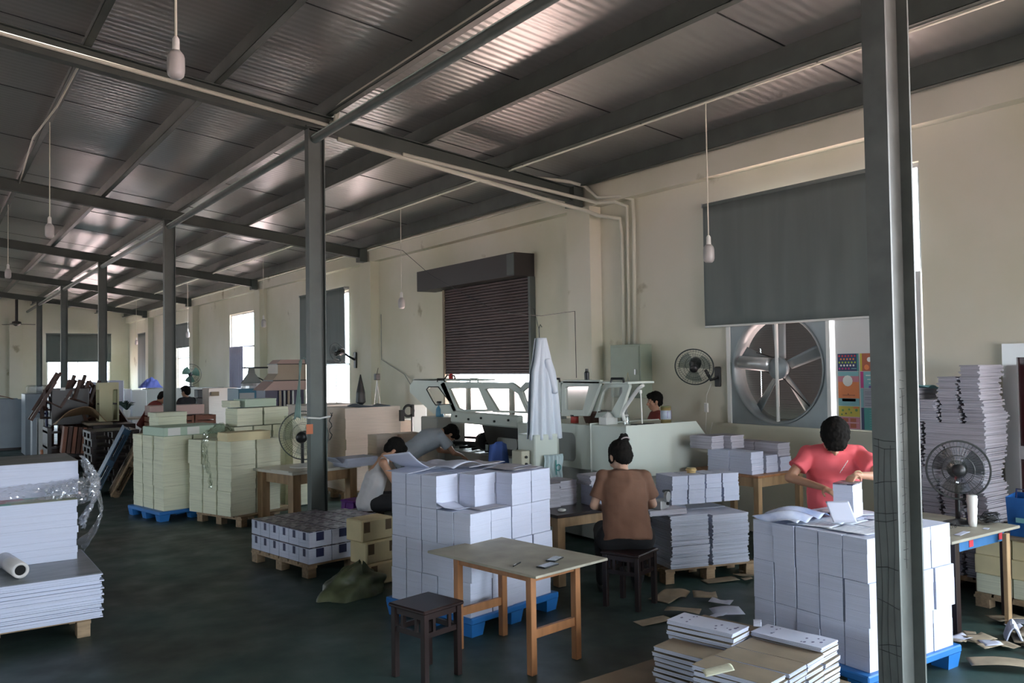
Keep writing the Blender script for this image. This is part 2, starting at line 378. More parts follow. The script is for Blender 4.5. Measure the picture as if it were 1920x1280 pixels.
# right wall windows: frame bars around each opening and panes of glass
def win(idx, y0, y1, z0, z1, mull, trans=None, panes=True, x0=8.56, x1=8.62):
    mb = MB(); w_ = .05
    mb.box(x0, x1, y0, y1, z0, z0+w_); mb.box(x0, x1, y0, y1, z1-w_, z1); mb.box(x0, x1, y0, y0+w_, z0+w_, z1-w_); mb.box(x0, x1, y1-w_, y1, z0+w_, z1-w_)
    for q in mull: mb.box(x0+.005, x1-.005, q-.03, q+.03, z0+w_, z1-w_)
    if trans: mb.box(x0+.004, x1-.004, y0+w_, y1-w_, trans-.03, trans+.03)
    o = struct('window_%d' % idx, mb, ALU)
    if panes:
        g = MB(); g.box(8.588, 8.592, y0+w_, y1-w_, z0+w_, z1-w_); g.build('pane', WGLASS, o)
    s = MB(); s.box(8.44, 8.56, y0-.05, y1+.05, z0-.035, z0); s.build('sill', WALL, o)
    return o
win(1, 4.83, 7.45, 1.33, 4.165, [5.93], panes=False)
win(2, 19.25, 22.1, 1.0, 4.0, [20.2, 21.1], 2.2)
win(3, 26.45, 29.0, 1.0, 3.95, [27.7], 2.85)
win(4, 33.5, 36.35, 1.0, 3.92, [34.4, 35.5], 2.6)
win(5, 40.6, 43.2, 1.0, 3.85, [41.9], 2.6)
mb = MB(); mb.box(4.86, 7.6, 46.08, 46.14, 1.0, 1.05); mb.box(4.86, 7.6, 46.08, 46.14, 3.87, 3.92)
for x in (4.885, 6.2, 7.575): mb.box(x-.025, x+.025, 46.085, 46.135, 1.05, 3.87)
o = struct('window_6', mb, ALU); g = MB(); g.box(4.9, 7.56, 46.108, 46.112, 1.05, 3.87); g.build('pane', WGLASS, o)
# ---------------------------------------------------------------- blinds
def blind(y0, y1, z0, z1, label, x=8.38, wavy=True, folds=False):
    t = thing('roller_blind', label, 'blind', (x, (y0+y1)/2, z1)); h = (y1-y0)/2; H = z1-z0
    mb = MB(); mb.grid(lambda u, v: (.012*math.sin(v*3+u*22)*(v**1.5) + .006*math.sin(u*47)*v, -h+2*h*u, -.02-v*(H-.04)), 60, 12)
    o = mb.build('fabric', BLIND, t, True); md = o.modifiers.new('th', 'SOLIDIFY'); md.thickness = .003
    mb = MB(); mb.tube([(0.02, -h, 0), (0.02, h, 0)], .028, 12); mb.build('roller', BLIND, t, True)
    mb = MB(); mb.box(-.012, .016, -h, h, -H-.005, -H+.02, ch=.004); mb.build('bottom_rail', WHITEP if wavy else BLIND, t)
    for s in (-1, 1): mb = MB(); mb.box(-.02, .118, s*(h+.004)-.004, s*(h+.004)+.004, -.03, .03); mb.build('bracket', ALU, t)
    return t
blind(5.06, 7.70, 2.56, 4.15, 'large grey roller blind hanging over the exhaust fan window')
blind(19.22, 22.2, 2.22, 4.05, 'grey roller blind behind the second steel column, left of the brown shutter', wavy=False)
blind(33.72, 36.5, 3.0, 3.94, 'short grey roller blind raised high over the far window behind the third column', wavy=False)
blind(40.72, 43.3, 1.35, 3.86, 'long narrow-looking grey blind at the far end of the right wall', wavy=False)
t = thing('roller_blind', 'wide blue-grey blind half covering the back wall window', 'blind', (6.23, 45.9, 3.95))
mb = MB(); mb.grid(lambda u, v: (-1.42+2.84*u, .01*math.sin(u*20)*v, -.02-v*1.33), 30, 8); o = mb.build('fabric', BLIND, t, True); o.modifiers.new('th', 'SOLIDIFY').thickness = .003
mb = MB(); mb.tube([(-1.42, .02, 0), (1.42, .02, 0)], .028, 10); mb.build('roller', BLIND, t)
mb = MB(); mb.box(-1.42, 1.42, -.01, .01, -.96, -.93); mb.box(-1.42, 1.42, -.012, .012, -1.36, -1.33); mb.build('batten', BLIND, t)
for s in (-1.44, 1.43): mb = MB(); mb.box(s, s+.01, -.02, .098, -.03, .03); mb.build('bracket', ALU, t)

# ---------------------------------------------------------------- brown roller shutter
t = thing('roller_shutter', 'brown slatted roller shutter pulled half down over the loading door', 'shutter', (8.5, 13.06, 0))
mb = MB(); z = 1.99; prof = []
while z < 3.66:
    prof += [(-.075, z), (-.092, z+.012), (-.092, z+.038), (-.075, z+.05)]; z += .052
poly = [(x, zz) for x, zz in prof] + [(-.06, 3.7), (-.06, 1.99)]
vs = [(p[0], y, p[1]) for y in (-1.44, 1.44) for p in prof]; n = len(prof)
mb.add(vs, [(i, i+1, n+i+1, n+i) for i in range(n-1)]); mb.box(-.095, -.055, -1.44, 1.44, 1.955, 1.99)
o = mb.build('slat_curtain', SHUT, t); o.modifiers.new('th', 'SOLIDIFY').thickness = .002
mb = MB(); mb.box(-.42, -.005, -1.46, 1.93, 3.60, 3.99); mb.build('head_box', mat('dark_head_box', (.028, .024, .022), .5), t)
mb = MB(); mb.box(-.43, -.42, -1.46, -1.25, 3.62, 3.97); mb.build('end_plate', STEEL, t)
for s, nm in ((-1, 0), (1, 1)):
    mb = MB(); mb.box(-.11, -.002, s*1.44-.03, s*1.44+.03, 0.002, 3.6); mb.build('guide_rail', KRAFT if s > 0 else STEEL, t)

# ---------------------------------------------------------------- exhaust fan in the near window
FANG = mat('fan_galvanised', (.30, .34, .35), .45, .3, var=.2, vscale=3)
FANL = mat('fan_blade', (.20, .23, .24), .45, .2)
FC = (6.66, 2.02)
t = thing('exhaust_fan', 'large square industrial exhaust fan with louvres set in the window', 'exhaust fan', (8.5, 6.66, 2.02))
n = 48; outer = []; inner = []
for i in range(n):
    q = 2*math.pi*i/n+.001; c, s = math.cos(q), math.sin(q); k = .70/max(abs(c), abs(s)); outer.append((c*k, s*k*.985)); inner.append((c*.64, s*.64))
mb = MB(); mb.frame(outer, inner, -.03, -.01, 'x'); mb.build('housing', FANG, t)
mb = MB(); mb.box(-.03, -.012, -.70, .70, .69, 1.15); mb.build('upper_panel', FANG, t)
mb = MB(); vs = []
for d, r_ in ((-.05, .67), (-.03, .64), (.14, .62)):
    vs += [(d, r_*math.cos(2*math.pi*i/n), r_*math.sin(2*math.pi*i/n)) for i in range(n)]
mb.add(vs, [(a*n+i, a*n+(i+1) % n, (a+1)*n+(i+1) % n, (a+1)*n+i) for a in range(2) for i in range(n)])
o = mb.build('bell_mouth', FANG, t, True); o.modifiers.new('th', 'SOLIDIFY').thickness = .004
for q0 in (R(88), R(232), R(305), R(20), R(160)):
    mb = MB()
    mb.grid(lambda u, v: (.06+.07*(v-.5), (.12+.48*u)*math.cos(q0)-(v-.5)*(.10+.05*u)*math.sin(q0), (.12+.48*u)*math.sin(q0)+(v-.5)*(.10+.05*u)*math.cos(q0)), 6, 4)
    o = mb.build('blade', FANL, t, True); o.modifiers.new('th', 'SOLIDIFY').thickness = .004
mb = MB(); mb.lathe([(.02, -.02), (.13, -.02), (.14, .0), (.14, .03), (.05, .05), (.03, .1)], 20, Matrix.Rotation(R(90), 4, 'Y')); mb.build('hub', FANG, t, True)
mb = MB(); mb.tube([(-.02, 0, -.64), (-.02, 0, .69)], .022, 8); mb.build('upright_bar', WHITEP, t)
mb = MB(); mb.tube([(-.0, .56, .08), (-.0, .12, .05)], .085, 16); mb.build('motor', ALU, t, True)
mb = MB(); mb.tube([(.0, .30, .02), (.0, -.02, -.13)], .006, 6); mb.tube([(.0, .05, .13), (.0, .32, .20)], .006, 6); mb.tube([(0, -.05, -.1), (0, -.55, -.55)], .008, 6); mb.build('drive_belt', DARK, t)
mb = MB(); z = -.66
while z < .68:
    for ya, yb_ in ((-.66, .40), ((.405, .66) if -.45 < z < .25 else (.40, .66))): mb.add([(.17, ya, z+.031), (.17, yb_, z+.031), (.19, yb_, z-.003), (.19, ya, z-.003)], [(0, 1, 2, 3)])
    z += .0285
o = mb.build('louvre', mat('dark_louvre', (.05, .058, .058), .6, spec=.2), t); o.modifiers.new('th', 'SOLIDIFY').thickness = .002
mb = MB(); mb.box(-.05, .02, .70, .755, -.685, 1.18); mb.build('side_frame', WHITEP, t); mb = MB(); mb.box(-.05, .02, -.755, -.705, -.685, 1.18); mb.build('side_frame', WHITEP, t)

# white board in the right half of the window with pictures taped to it
mb = MB(); mb.box(8.485, 8.50, 4.84, 5.86, 1.335, 3.02); o = mb.build('window_board', mat('white_board', (.62, .63, .62), .6), None); tag(o, 'white board filling the right half of the fan window', 'board')
def flat(name, col): return mat(name, col, .5)
PC = {k: flat('print_'+k, c) for k, c in dict(navy=(.02, .04, .12), red=(.6, .03, .05), lime=(.35, .5, .05), white=(.8, .8, .75), orange=(.75, .22, .06), teal=(.05, .28, .26),
      sky=(.2, .45, .48), yellow=(.55, .45, .04), green=(.1, .25, .05), pink=(.55, .2, .25), rust=(.4, .1, .04), magenta=(.5, .03, .2), lav=(.35, .36, .42), purple=(.15, .08, .3), ink=(.03, .03, .04)).items()}
def poster(y0, y1, z0, z1, label, base, marks):             # y runs right to left in the view: u measured from the left edge
    x = 8.484; t = thing('poster', label, 'poster', (x, y1, z1)); W, H = y1-y0, z1-z0
    mb = MB(); mb.box(-.003, 0, -W, 0, -H, 0); mb.build('sheet', PC[base], t)
    by = {}
    for m in marks: by.setdefault(m[0], []).append(m[1:])
    for col, ms in by.items():
        mb = MB()
        for q in ms:
            if q[0] == 'r': _, u0, u1, v0, v1 = q; mb.box(-.0045, -.003, -u1*W, -u0*W, -v1*H, -v0*H)
            else:
                _, u, v, r_ = q; mb.prism([(-u*W + r_*math.cos(a_*math.pi/6), -v*H + r_*math.sin(a_*math.pi/6)) for a_ in range(12)], -.006, -.0045, 'x')
        mb.build('print', PC[col], t)
P0, P1 = 5.57, 5.83
rows = [('red', .13, 6), ('orange', .31, 5), ('lime', .5, 6), ('white', .67, 5), ('magenta', .85, 4)]
poster(P0, P1, 1.985, 2.18, 'dark blue poster with rows of coloured round dots', 'navy',
       [(c, 'c', .09+.15*i+(.08 if j % 2 else 0), v, .011) for j, (c, v, n_) in enumerate(rows) for i in range(n_)] + [('teal', 'r', .93, 1, 0, 1), ('sky', 'r', .66, .9, .83, .87)])
poster(P0, P1, 1.60, 1.98, 'orange and teal poster with a big pale ball', 'orange',
       [('sky', 'r', 0, 1, 0, .13), ('sky', 'r', 0, 1, .78, 1), ('pink', 'r', 0, 1, .13, .3), ('white', 'c', .47, .27, .062), ('purple', 'r', .18, .83, .79, .87), ('rust', 'r', .2, .8, .68, .70), ('rust', 'c', .48, .66, .008)])
poster(P0, P1, 1.50-.02, 1.595, 'yellow-green poster with small dark figures', 'yellow', [('green', 'c', .2, .4, .013), ('green', 'c', .5, .3, .012), ('green', 'c', .85, .35, .016), ('orange', 'r', .7, .95, .03, .2), ('ink', 'c', .35, .7, .009), ('green', 'c', .6, .6, .01), ('green', 'c', .15, .8, .01)])
poster(P0, P1, 1.345, 1.475, 'pink poster with four brown squares', 'pink', [('rust', 'r', .2, .45, .1, .4), ('rust', 'r', .55, .82, .1, .4), ('rust', 'r', .2, .45, .55, .9), ('rust', 'r', .55, .82, .55, .9), ('white', 'r', .05, .95, .46, .48)])
Q0, Q1 = 5.22, 5.55
poster(Q0, Q1, 1.985, 2.18, 'rust red poster with white discs and an orange star', 'rust', [('yellow', 'r', 0, .07, 0, 1), ('white', 'c', .34, .35, .027), ('white', 'c', .7, .35, .027), ('orange', 'c', .24, .78, .03), ('white', 'r', .5, .9, .82, .9), ('pink', 'r', .45, .95, .04, .12)])
poster(Q0, Q1, 1.80, 1.98, 'pale turquoise poster with a magenta edge', 'sky', [('magenta', 'r', 0, .11, 0, 1), ('white', 'r', .2, .95, .2, .26), ('white', 'r', .25, .95, .45, .5), ('white', 'r', .3, .95, .68, .72), ('purple', 'r', .3, 1, .85, 1)])
poster(Q0, Q1, 1.59, 1.795, 'lavender grey poster covered in fine dark lines', 'lav', [('sky', 'r', 0, .09, 0, 1)] + [('ink', 'r', .14 if i % 3 else .4, .9 - .1*(i % 2), .08+.1*i, .095+.1*i) for i in range(9)])
poster(Q0, Q1, 1.345, 1.585, 'dark teal poster with pale lines of writing', 'teal', [('navy', 'r', 0, .1, 0, 1)] + [('sky', 'r', .3, .95 - .07*(i % 3), .12+.11*i, .135+.11*i) for i in range(8)])

# ---------------------------------------------------------------- wall fans
CAGE = mat('fan_cage', (.05, .065, .065), .35, .3); BLADE = glassy('smoky_fan_blade', (.45, .5, .5), .12)
def fan_head(parent, r_, M, detail=40, cage=CAGE, bl=BLADE):   # head facing local +X
    mb = MB(); mb.ring((0, 0, 0), r_, .008, 40, 6, M, 'x')
    for rr, d in ((r_*.8, .045), (r_*.8, -.05), (r_*.5, .062), (r_*.5, -.075)): mb.ring((d, 0, 0), rr, .0022, 32, 4, M, 'x')
    for i in range(detail):
        q = 2*math.pi*i/detail; c, s = math.cos(q), math.sin(q)
        for sg in (1, -1):
            dd = .07*sg if sg > 0 else -.09
            mb.tube([(dd, .05*c, .05*s), (dd*.85, r_*.55*c, r_*.55*s), (dd*.45, r_*.88*c, r_*.88*s), (0, r_*c, r_*s)], .0013, 3, M)
    mb.build('cage', cage, parent)
    mb = MB()
    for k in range(3):
        q0 = 2*math.pi*k/3+.4
        mb.grid(lambda u, v: (.02*(v-.5)*2, (.04+(r_*.82-.04)*u)*math.cos(q0+(v-.5)*(1.5-.3*u)), (.04+(r_*.82-.04)*u)*math.sin(q0+(v-.5)*(1.5-.3*u))), 6, 6, M)
    mb.build('blades', bl, parent, True)
    mb = MB(); mb.lathe([(.01, .085), (.045, .08), (.055, .06), (.05, -.05), (.075, -.08), (.075, -.17), (.055, -.20), (.01, -.205)], 18, M @ Matrix.Rotation(R(90), 4, 'Y')); mb.build('motor', DARK, parent, True)
t = thing('wall_fan', 'black wall fan tilted down to the left of the exhaust fan window', 'fan', (8.5, 7.60, 1.93))
M = T(-.34, .10, .12, R(216), ry=R(22))
fan_head(t, .245, M)
mb = MB(); mb.box(-.03, 0, -.05, .05, -.14, .12, ch=.01); mb.build('wall_bracket', DARK, t)
mb = MB(); mb.tube([(-.03, 0, -.02), (-.12, .02, -.05), (-.2, .04, .08)], .022, 8); mb.build('arm', DARK, t)
mb = MB(); mb.tube([(-.1, .04, -.1), (-.12, .10, -.25), (-.1, .13, -.35)], .003, 5); mb.box(-.115, -.085, .10, .16, -.47, -.35, ch=.006); mb.tube([(-.1, .13, -.47), (-.1, .15, -.7), (-.09, .10, -.8), (-.08, .05, -.6)], .0025, 5); mb.build('pull_switch', WHITEP, t)
t = thing('wall_fan', 'small dark wall fan hanging beside the blind right of the second column', 'fan', (8.5, 18.85, 2.30))
fan_head(t, .25, T(-.42, .12, .16, R(200), ry=R(18)), 24)
mb = MB(); mb.box(-.04, 0, -.06, .06, -.2, .18, ch=.01); mb.build('wall_bracket', DARK, t)
mb = MB(); mb.tube([(-.04, 0, 0), (-.2, .05, .1), (-.25, .07, .15)], .025, 8); mb.build('arm', DARK, t)

# ---------------------------------------------------------------- electrics
ELEC = mat('pale_green_cabinet', (.30, .36, .28), .4, var=.1)
t = thing('electrical_cabinet', 'pale green electrical cabinet on the wall below the conduits', 'electrical cabinet', (8.5, 9.10, 1.62))
mb = MB(); mb.box(-.22, 0, -.28, .36, 0, .76, ch=.006); mb.build('case', ELEC, t)
mb = MB(); mb.box(-.232, -.22, -.25, .34, .03, .73, ch=.003); d = mb.build('door', ELEC, t)
mb = MB(); mb.box(-.25, -.232, -.2, -.17, .33, .41, ch=.003); mb.build('latch', ALU, d)
mb = MB(); pts = [(-.2335, .02, .22), (-.2335, -.07, .22), (-.2335, -.025, .36), (-.2335, .02, .22)]; mb.tube(pts, .003, 4); mb.build('warning_mark', YELLOW, d)
def pipe(pts, r_, label, mt=PVC, cat='conduit', name='conduit', group=None):
    mb = MB(); mb.tube(pts, r_, 10); o = mb.build(name, mt, None, True); tag(o, label, cat, group); return o
yb = BY[2]
zc = lambda x: 5.78 - .12*x
pipe([(x, yb-.035, zc(x)-.11) for x in (-3, 4.2)], .026, 'cream conduit running along the web of the second roof beam, upper left')
pipe([(4.22, yb-.09, zc(4.2)-.09), (4.25, yb-.16, zc(4.2)-.10), (4.26, yb-.2, zc(4.2)+.08), (4.26, yb-.4, zc(4.2)+.10), (4.26, -6.9, zc(4.2)+.10)], .035, 'thick cream conduit leaving the beam towards the camera above the tie pipe')
pipe([(4.3, yb-.10, zc(4.3)-.27), (6.2, yb-.10, zc(6.2)-.29), (8.02, yb-.10, zc(8.0)-.33), (8.22, yb-.2, zc(8.2)-.36), (8.22, yb-.55, zc(8.2)-.50), (8.42, yb-.78, zc(8.2)-.56), (8.44, yb-.80, zc(8.2)-.80), (8.44, 9.33, 2.38)], .03, 'lower cream conduit from the beam down to the cabinet, left pipe of three')
pipe([(5.2, yb-.14, zc(5.2)-.25), (8.0, yb-.14, zc(8.0)-.18), (8.20, yb-.22, zc(8.2)-.2), (8.24, yb-.5, zc(8.2)-.30), (8.30, yb-.82, zc(8.2)-.33), (8.44, yb-.92, zc(8.2)-.40), (8.44, yb-.92, zc(8.2)-.7), (8.44, 9.22, 2.38)], .026, 'middle cream conduit of the three that drop to the cabinet')
pipe([(7.6, yb-.0+.12, zc(7.6)+.05), (8.05, yb-.08, zc(8.1)+.06), (8.22, yb-.22, zc(8.2)-.0), (8.24, yb-.5, zc(8.2)-.22), (8.34, yb-.9, zc(8.2)-.26), (8.44, yb-1.04, zc(8.2)-.32), (8.44, yb-1.05, zc(8.2)-.6), (8.44, 9.11, 2.38)], .026, 'upper cream conduit of the three, bent over the beam end, right pipe')
pipe([(6.99, 3.2, 4.925), (6.99, 45.8, 4.925)], .011, 'thin cream conduit clipped under a purlin along the right side')
pipe([(8.30, 10.6, 4.76), (8.30, 45.8, 4.76)], .016, 'thin cream conduit along the top of the right wall')
pipe([(1.44, 10.2, 5.56), (1.40, 12.2, 5.50), (1.30, 14., 5.5), (1.44, 17.8, 5.56)], .012, 'loose pale cable sagging under a purlin at the upper left', name='cable', cat='cable')
pipe([(7.2, 16.9, 4.9), (7.5, 14.47, 4.32), (7.5, 13.4, 3.75), (7.5, 12.26, 3.33), (7.5, 11.5, 3.05), (7.5, 10.85, 2.91), (7.5, 10.1, 2.83), (7.5, 9.30, 2.85), (7.5, 9.29, 1.92)], .005, 'thin dark wire sagging in front of the brown shutter', DARK, 'wire', 'wire')
pipe([(8.46, 17.4, 3.3), (8.46, 17.4, 2.28), (8.46, 16.3, 1.95), (8.3, 15.6, 1.65)], .008, 'thin cable hanging on the wall left of the shutter', MACHD, 'cable', 'cable')

GLOBE = mat('frosted_bulb', (.42, .41, .40), .35)
def pendant(x, y, zb, ztop, label, cage=True, r_=.06, big=False):
    t = thing('pendant_bulb', label, 'light bulb', (x, y, zb))
    mb = MB(); mb.tube([(0, 0, .27), (0, 0, ztop-zb)], .009 if big else .007, 8); mb.build('drop_pipe', PVC, t)
    mb = MB(); mb.lathe([(.012, .30), (.024, .28), (.026, .21), (.03, .19)], 14); mb.build('socket', WHITEP, t, True)
    mb = MB(); mb.lathe([(.03, .20), (r_*.85, .175), (r_*.98, .15), (r_, .10), (r_, .05), (r_*.9, .022), (r_*.6, .004), (.005, 0)], 18); mb.build('bulb', GLOBE, t, True)
    return t
def pur(x): return 5.785 - .12*x
p_ = at(330, 148, X=1.45); pendant(1.45, p_.y, p_.z, pur(1.45), 'big white bulb hanging nearest the camera, upper left', big=True)
p_ = at(93, 446, X=1.45); pendant(1.45, p_.y, p_.z, pur(1.45), 'hanging bulb at left with a boxy white lamp, second from the camera')
p_ = at(15, 522, X=1.45); pendant(1.45, p_.y, p_.z, pur(1.45), 'hanging bulb at the far left edge of the photo')
pendant(6.99, 6.35, 3.18, 4.915, 'white bulb hanging in front of the big grey blind')
pendant(6.99, 13.55, 3.14, 4.915, 'bulb hanging just left of the brown shutter')
pendant(6.99, 21.0, 3.15, 4.915, 'bulb hanging left of the second column before the bright window')
pendant(6.99, 28.4, 3.15, 4.915, 'far bulb hanging beside the third column')
pendant(6.99, 36.4, 3.15, 4.915, 'farthest bulb hanging near the long narrow blind')
# back wall lamp on a bracket and small speaker
t = thing('ceiling_fan', 'dark motor and flat blades hanging by the back wall, far left', 'ceiling fan', (3.45, 44.0, 4.3))
mb = MB(); mb.tube([(0, 0, 0), (0, 0, 1.1)], .06, 8); mb.build('rod', DARK, t)
mb = MB(); mb.lathe([(.02, .15), (.18, .1), (.2, 0), (.05, -.1)], 14); mb.build('motor', DARK, t)
for k in range(3):
    mb = MB(); mb.box(.15, .75, -.07, .07, -.02, 0, Matrix.Rotation(R(10+120*k), 4, 'Z')); mb.build('blade', DARK, t)
# curtain at the bright window
LAV = mat('lavender_curtain', (.42, .42, .55), .8)
mb = MB(); mb.grid(lambda u, v: (8.42+.025*math.sin(u*40), 27.35+1.5*u, 2.86-1.86*v), 50, 6); o = mb.build('curtain', LAV, None, True); o.modifiers.new('th', 'SOLIDIFY').thickness = .003
tag(o, 'lavender curtain over the lower left of the bright far window', 'curtain')
# ---------------------------------------------------------------- the long binding machine
GUARD = glassy('clear_guard_sheet', (.95, .95, .95), .16)
RUBBER = mat('rubber_seal', (.02, .02, .02), .6)
mt_ = thing('binding_machine', 'long pale green binding machine with raised clear guards along the right wall', 'machine', (6.44, 7.10, 0))
MX, MY = 6.44, 7.10
def L(x, y, z): return (x-MX, y-MY, z)
mb = MB()                                                   # sloping cover at the near end
P = [(0, 1.40), (1.09, 1.40), (1.51, .95), (1.44, .80), (0, .86)]
mb.prism(P, 0, .62, 'y'); o = mb.build('end_cover', MACH, mt_)
bv = o.modifiers.new('b', 'BEVEL'); bv.width = .015; bv.segments = 2
mb = MB(); mb.box(.12, 1.3, .12, 4.75, .03, .85, ch=.01); mb.build('base', MACHD, mt_)
# near body with a recessed rounded panel on its long side
def rr(x0, x1, z0, z1, r_, n=5):
    pts = []
    for cx, cz, a0 in ((x1-r_, z1-r_, 0), (x0+r_, z1-r_, 90), (x0+r_, z0+r_, 180), (x1-r_, z0+r_, 270)):
        for k in range(n): a_ = R(a0+90*k/(n-1)); pts.append((cx+r_*math.cos(a_), cz+r_*math.sin(a_)))
    return pts
def rect_like(pts, x0, x1, z0, z1):                         # outer points matched to an inner rounded outline
    cx, cz = sum(p[0] for p in pts)/len(pts), sum(p[1] for p in pts)/len(pts); out = []
    for p in pts:
        dx_, dz_ = p[0]-cx, p[1]-cz; k = min(((x1-cx) if dx_ > 0 else (x0-cx))/dx_ if abs(dx_) > 1e-6 else 9e9, ((z1-cz) if dz_ > 0 else (z0-cz))/dz_ if abs(dz_) > 1e-6 else 9e9)
        out.append((cx+dx_*k, cz+dz_*k))
    return out
inn = rr(.95, 1.72, .93, 1.28, .08); out = rect_like(inn, .62, 1.95, .86, 1.385)
mb = MB(); mb.frame(out, inn, .03, .10, 'x'); mb.box(.10, 1.30, .62, 1.95, 1.33, 1.385, ch=.006); mb.box(.10, 1.25, 1.90, 1.95, .86, 1.33); mb.build('body', MACH, mt_)
mb = MB(); mb.box(.10, .13, .63, 1.90, .87, 1.32); mb.build('recessed_panel', MACHD, mt_)
# middle: open works under the hoods
mb = MB(); mb.box(.05, 1.25, 1.95, 2.2, .86, 1.35, ch=.01); mb.box(.05, .16, 2.2, 3.95, 1.27, 1.44, ch=.02); mb.build('upper_rail', MACH, mt_)
mb = MB()
for q in range(5): mb.tube([(.03, 2.4+.34*q, 1.37-.03*(q % 2)), (.055, 2.4+.34*q, 1.37-.03*(q % 2))], .016, 8)
mb.build('rail_bolt', DARK, mt_)
mb = MB(); mb.prism([(2.25, .86), (3.0, .86), (3.25, 1.0), (3.4, 1.27), (2.25, 1.27)], .25, .95, 'x'); mb.build('black_works', DARK, mt_)
inn = rr(2.45, 2.95, .95, 1.10, .05); mb = MB(); mb.prism(inn, .22, .25, 'x'); mb.build('inspection_cover', MACHD, mt_)
mb = MB(); rnd = random.Random(5)
for q in range(9): mb.tube([(.25, 3.3+.12*q, .88+.03*(q % 3)), (.95, 3.3+.12*q+rnd.uniform(-.1, .1), .88+.04*(q % 2))], .022, 8)
mb.tube([(.3, 3.3, .98), (.3, 4.3, .93)], .03, 10); mb.tube([(.5, 3.3, 1.04), (.5, 4.3, 1.0)], .02, 8); mb.lathe([(.02, 0), (.13, 0), (.13, .08), (.02, .1)], 16, T(.3, 3.45, 1.0, rx=R(80))); mb.build('feed_rollers', DARK, mt_)
mb = MB(); mb.box(.0, .5, 4.25, 4.78, .0, 1.33, ch=.015); mb.build('far_cabinet', MACHD, mt_)
# gull-wing hoods with clear guards
X0 = 6.58
def poly(pts, X=X0): return [(at(px, py, X=X).y-MY, at(px, py, X=X).z) for px, py in pts]
def hood(outer, inner, label, seal=False, d=.045, X=X0, closed=None):
    h = MB(); h.frame(poly(outer, X), poly(inner, X), X-MX, X-MX+d, 'x'); o = h.build('hood_frame', MACH, mt_)
    b_ = o.modifiers.new('b', 'BEVEL'); b_.width = .008; b_.segments = 2
    g = MB(); g.prism(poly(inner, X), X-MX+.018, X-MX+.022, 'x'); g.build('guard_sheet', GUARD, o)
    if seal:
        s = MB(); ii = poly(inner, X); s.tube([(X-MX-.002, *p) for p in ii + ii[:1]], .009, 6); s.build('rubber_edge', RUBBER, o)
    return o
hood([(768, 722), (776, 711), (831, 711), (858, 776), (812, 776), (768, 735)], [(800, 730), (804, 725), (822, 725), (846, 757), (817, 759), (812, 752)], '', True)
hood([(825, 720), (830, 716), (898, 716), (924, 771), (872, 773), (850, 773)], [(842, 729), (850, 728), (897, 728), (913, 767), (866, 768), (858, 764)], '')
hood([(898, 718), (905, 716), (962, 718), (978, 731), (992, 775), (924, 773)], [(909, 730), (914, 729), (957, 729), (971, 739), (985, 771), (933, 769)], '')
hood([(974, 728), (985, 716), (1050, 714), (1052, 730), (1050, 772), (994, 774)], [(977, 735), (988, 726), (1038, 725), (1038, 738), (1036, 765), (990, 766)], '')
hood([(1052, 724), (1056, 712), (1126, 712), (1124, 722), (1102, 780), (1052, 780)], [(1060, 727), (1062, 725), (1103, 724), (1102, 730), (1092, 768), (1060, 768)], '')
hood([(1118, 732), (1135, 717), (1178, 716), (1180, 724), (1160, 783), (1106, 783)], [(1130, 735), (1138, 727), (1166, 726), (1166, 735), (1146, 771), (1120, 773)], '', X=6.66)
mb = MB(); pts = [at(px, py, X=6.6) for px, py in ((1206, 722), (1198, 727), (1172, 764), (1167, 774), (1171, 789))]
mb.tube([(p.x-MX, p.y-MY, p.z) for p in pts], .022, 8); mb.build('hood_edge', WHITEP, mt_, True)
mb = MB(); a0 = at(776, 711, X=6.6); a1 = at(880, 711, X=6.6); mb.box(.14, .62, a1.y-MY, a0.y-MY, 1.885, 1.91, ch=.004)
a0 = at(1054, 713, X=6.6); a1 = at(1180, 716, X=6.6); mb.box(.14, .55, a1.y-MY, a0.y-MY, 1.875, 1.90, ch=.004); mb.build('hood_top', MACH, mt_)
for px in (829, 891, 1042, 1160):
    p = at(px, 712, X=6.6); mb = MB(); x, y, z = p.x-MX-.02, p.y-MY, p.z
    mb.tube([(x, y-.11, z-.03), (x, y-.10, z+.015), (x, y+.10, z+.015), (x, y+.11, z-.03)], .014, 8); mb.build('handle', DARK if px != 891 else MACH, mt_)
for yy in (.7, 1.9, 3.1, 4.3): mb = MB(); mb.box(.56, .62, yy-.03, yy+.03, 1.3, 1.86); mb.build('rear_support', MACHD, mt_)

# control cabinet with its pole, just in front of the machine
t = thing('control_cabinet', 'pale green control cabinet with a tall pole in front of the machine', 'cabinet', (5.95, 8.12, 0))
mb = MB(); mb.box(-.17, .17, -.18, .16, 0, 1.30, ch=.012); mb.build('case', MACH, t)
mb = MB(); mb.box(-.30, -.175, -.1, .1, .3, 1.12, ch=.008); s = mb.build('switch_box', mat('beige_plastic', (.55, .53, .42), .45), t)
for z in (1.05, .97, .90, .84):
    mb = MB(); mb.tube([(-.24, -.1, z), (-.24, -.118, z)], .016, 8); mb.build('button', DARK, s)
mb = MB(); mb.box(.27, .305, -.02, .015, 0, 1.92); mb.build('pole', MACH, t)
mb = MB(); mb.box(.17, .27, -.02, .01, 1.0, 1.04); mb.box(.17, .27, -.02, .01, .5, .54); mb.build('pole_bracket', DARK, t)
COAT = mat('white_cotton', (.66, .72, .80), .85)
t = thing('white_coat', 'white cotton coat hanging from a hook above the control cabinet', 'coat', (5.95, 8.05, 2.42))
def coat(u, v):
    q = (u-.5)*2; wv = .055+.085*min(1, v*3)+.115*max(0, v-.25)**.8
    s_ = .022*math.sin(u*21+v*2)*min(1, v*2)+.012*math.sin(u*47)*v
    return (q*wv*(1.15 if q > 0 else .95)+.02*v, -.07*math.sqrt(max(0, 1-q*q))-s_-.03, -v*1.18)
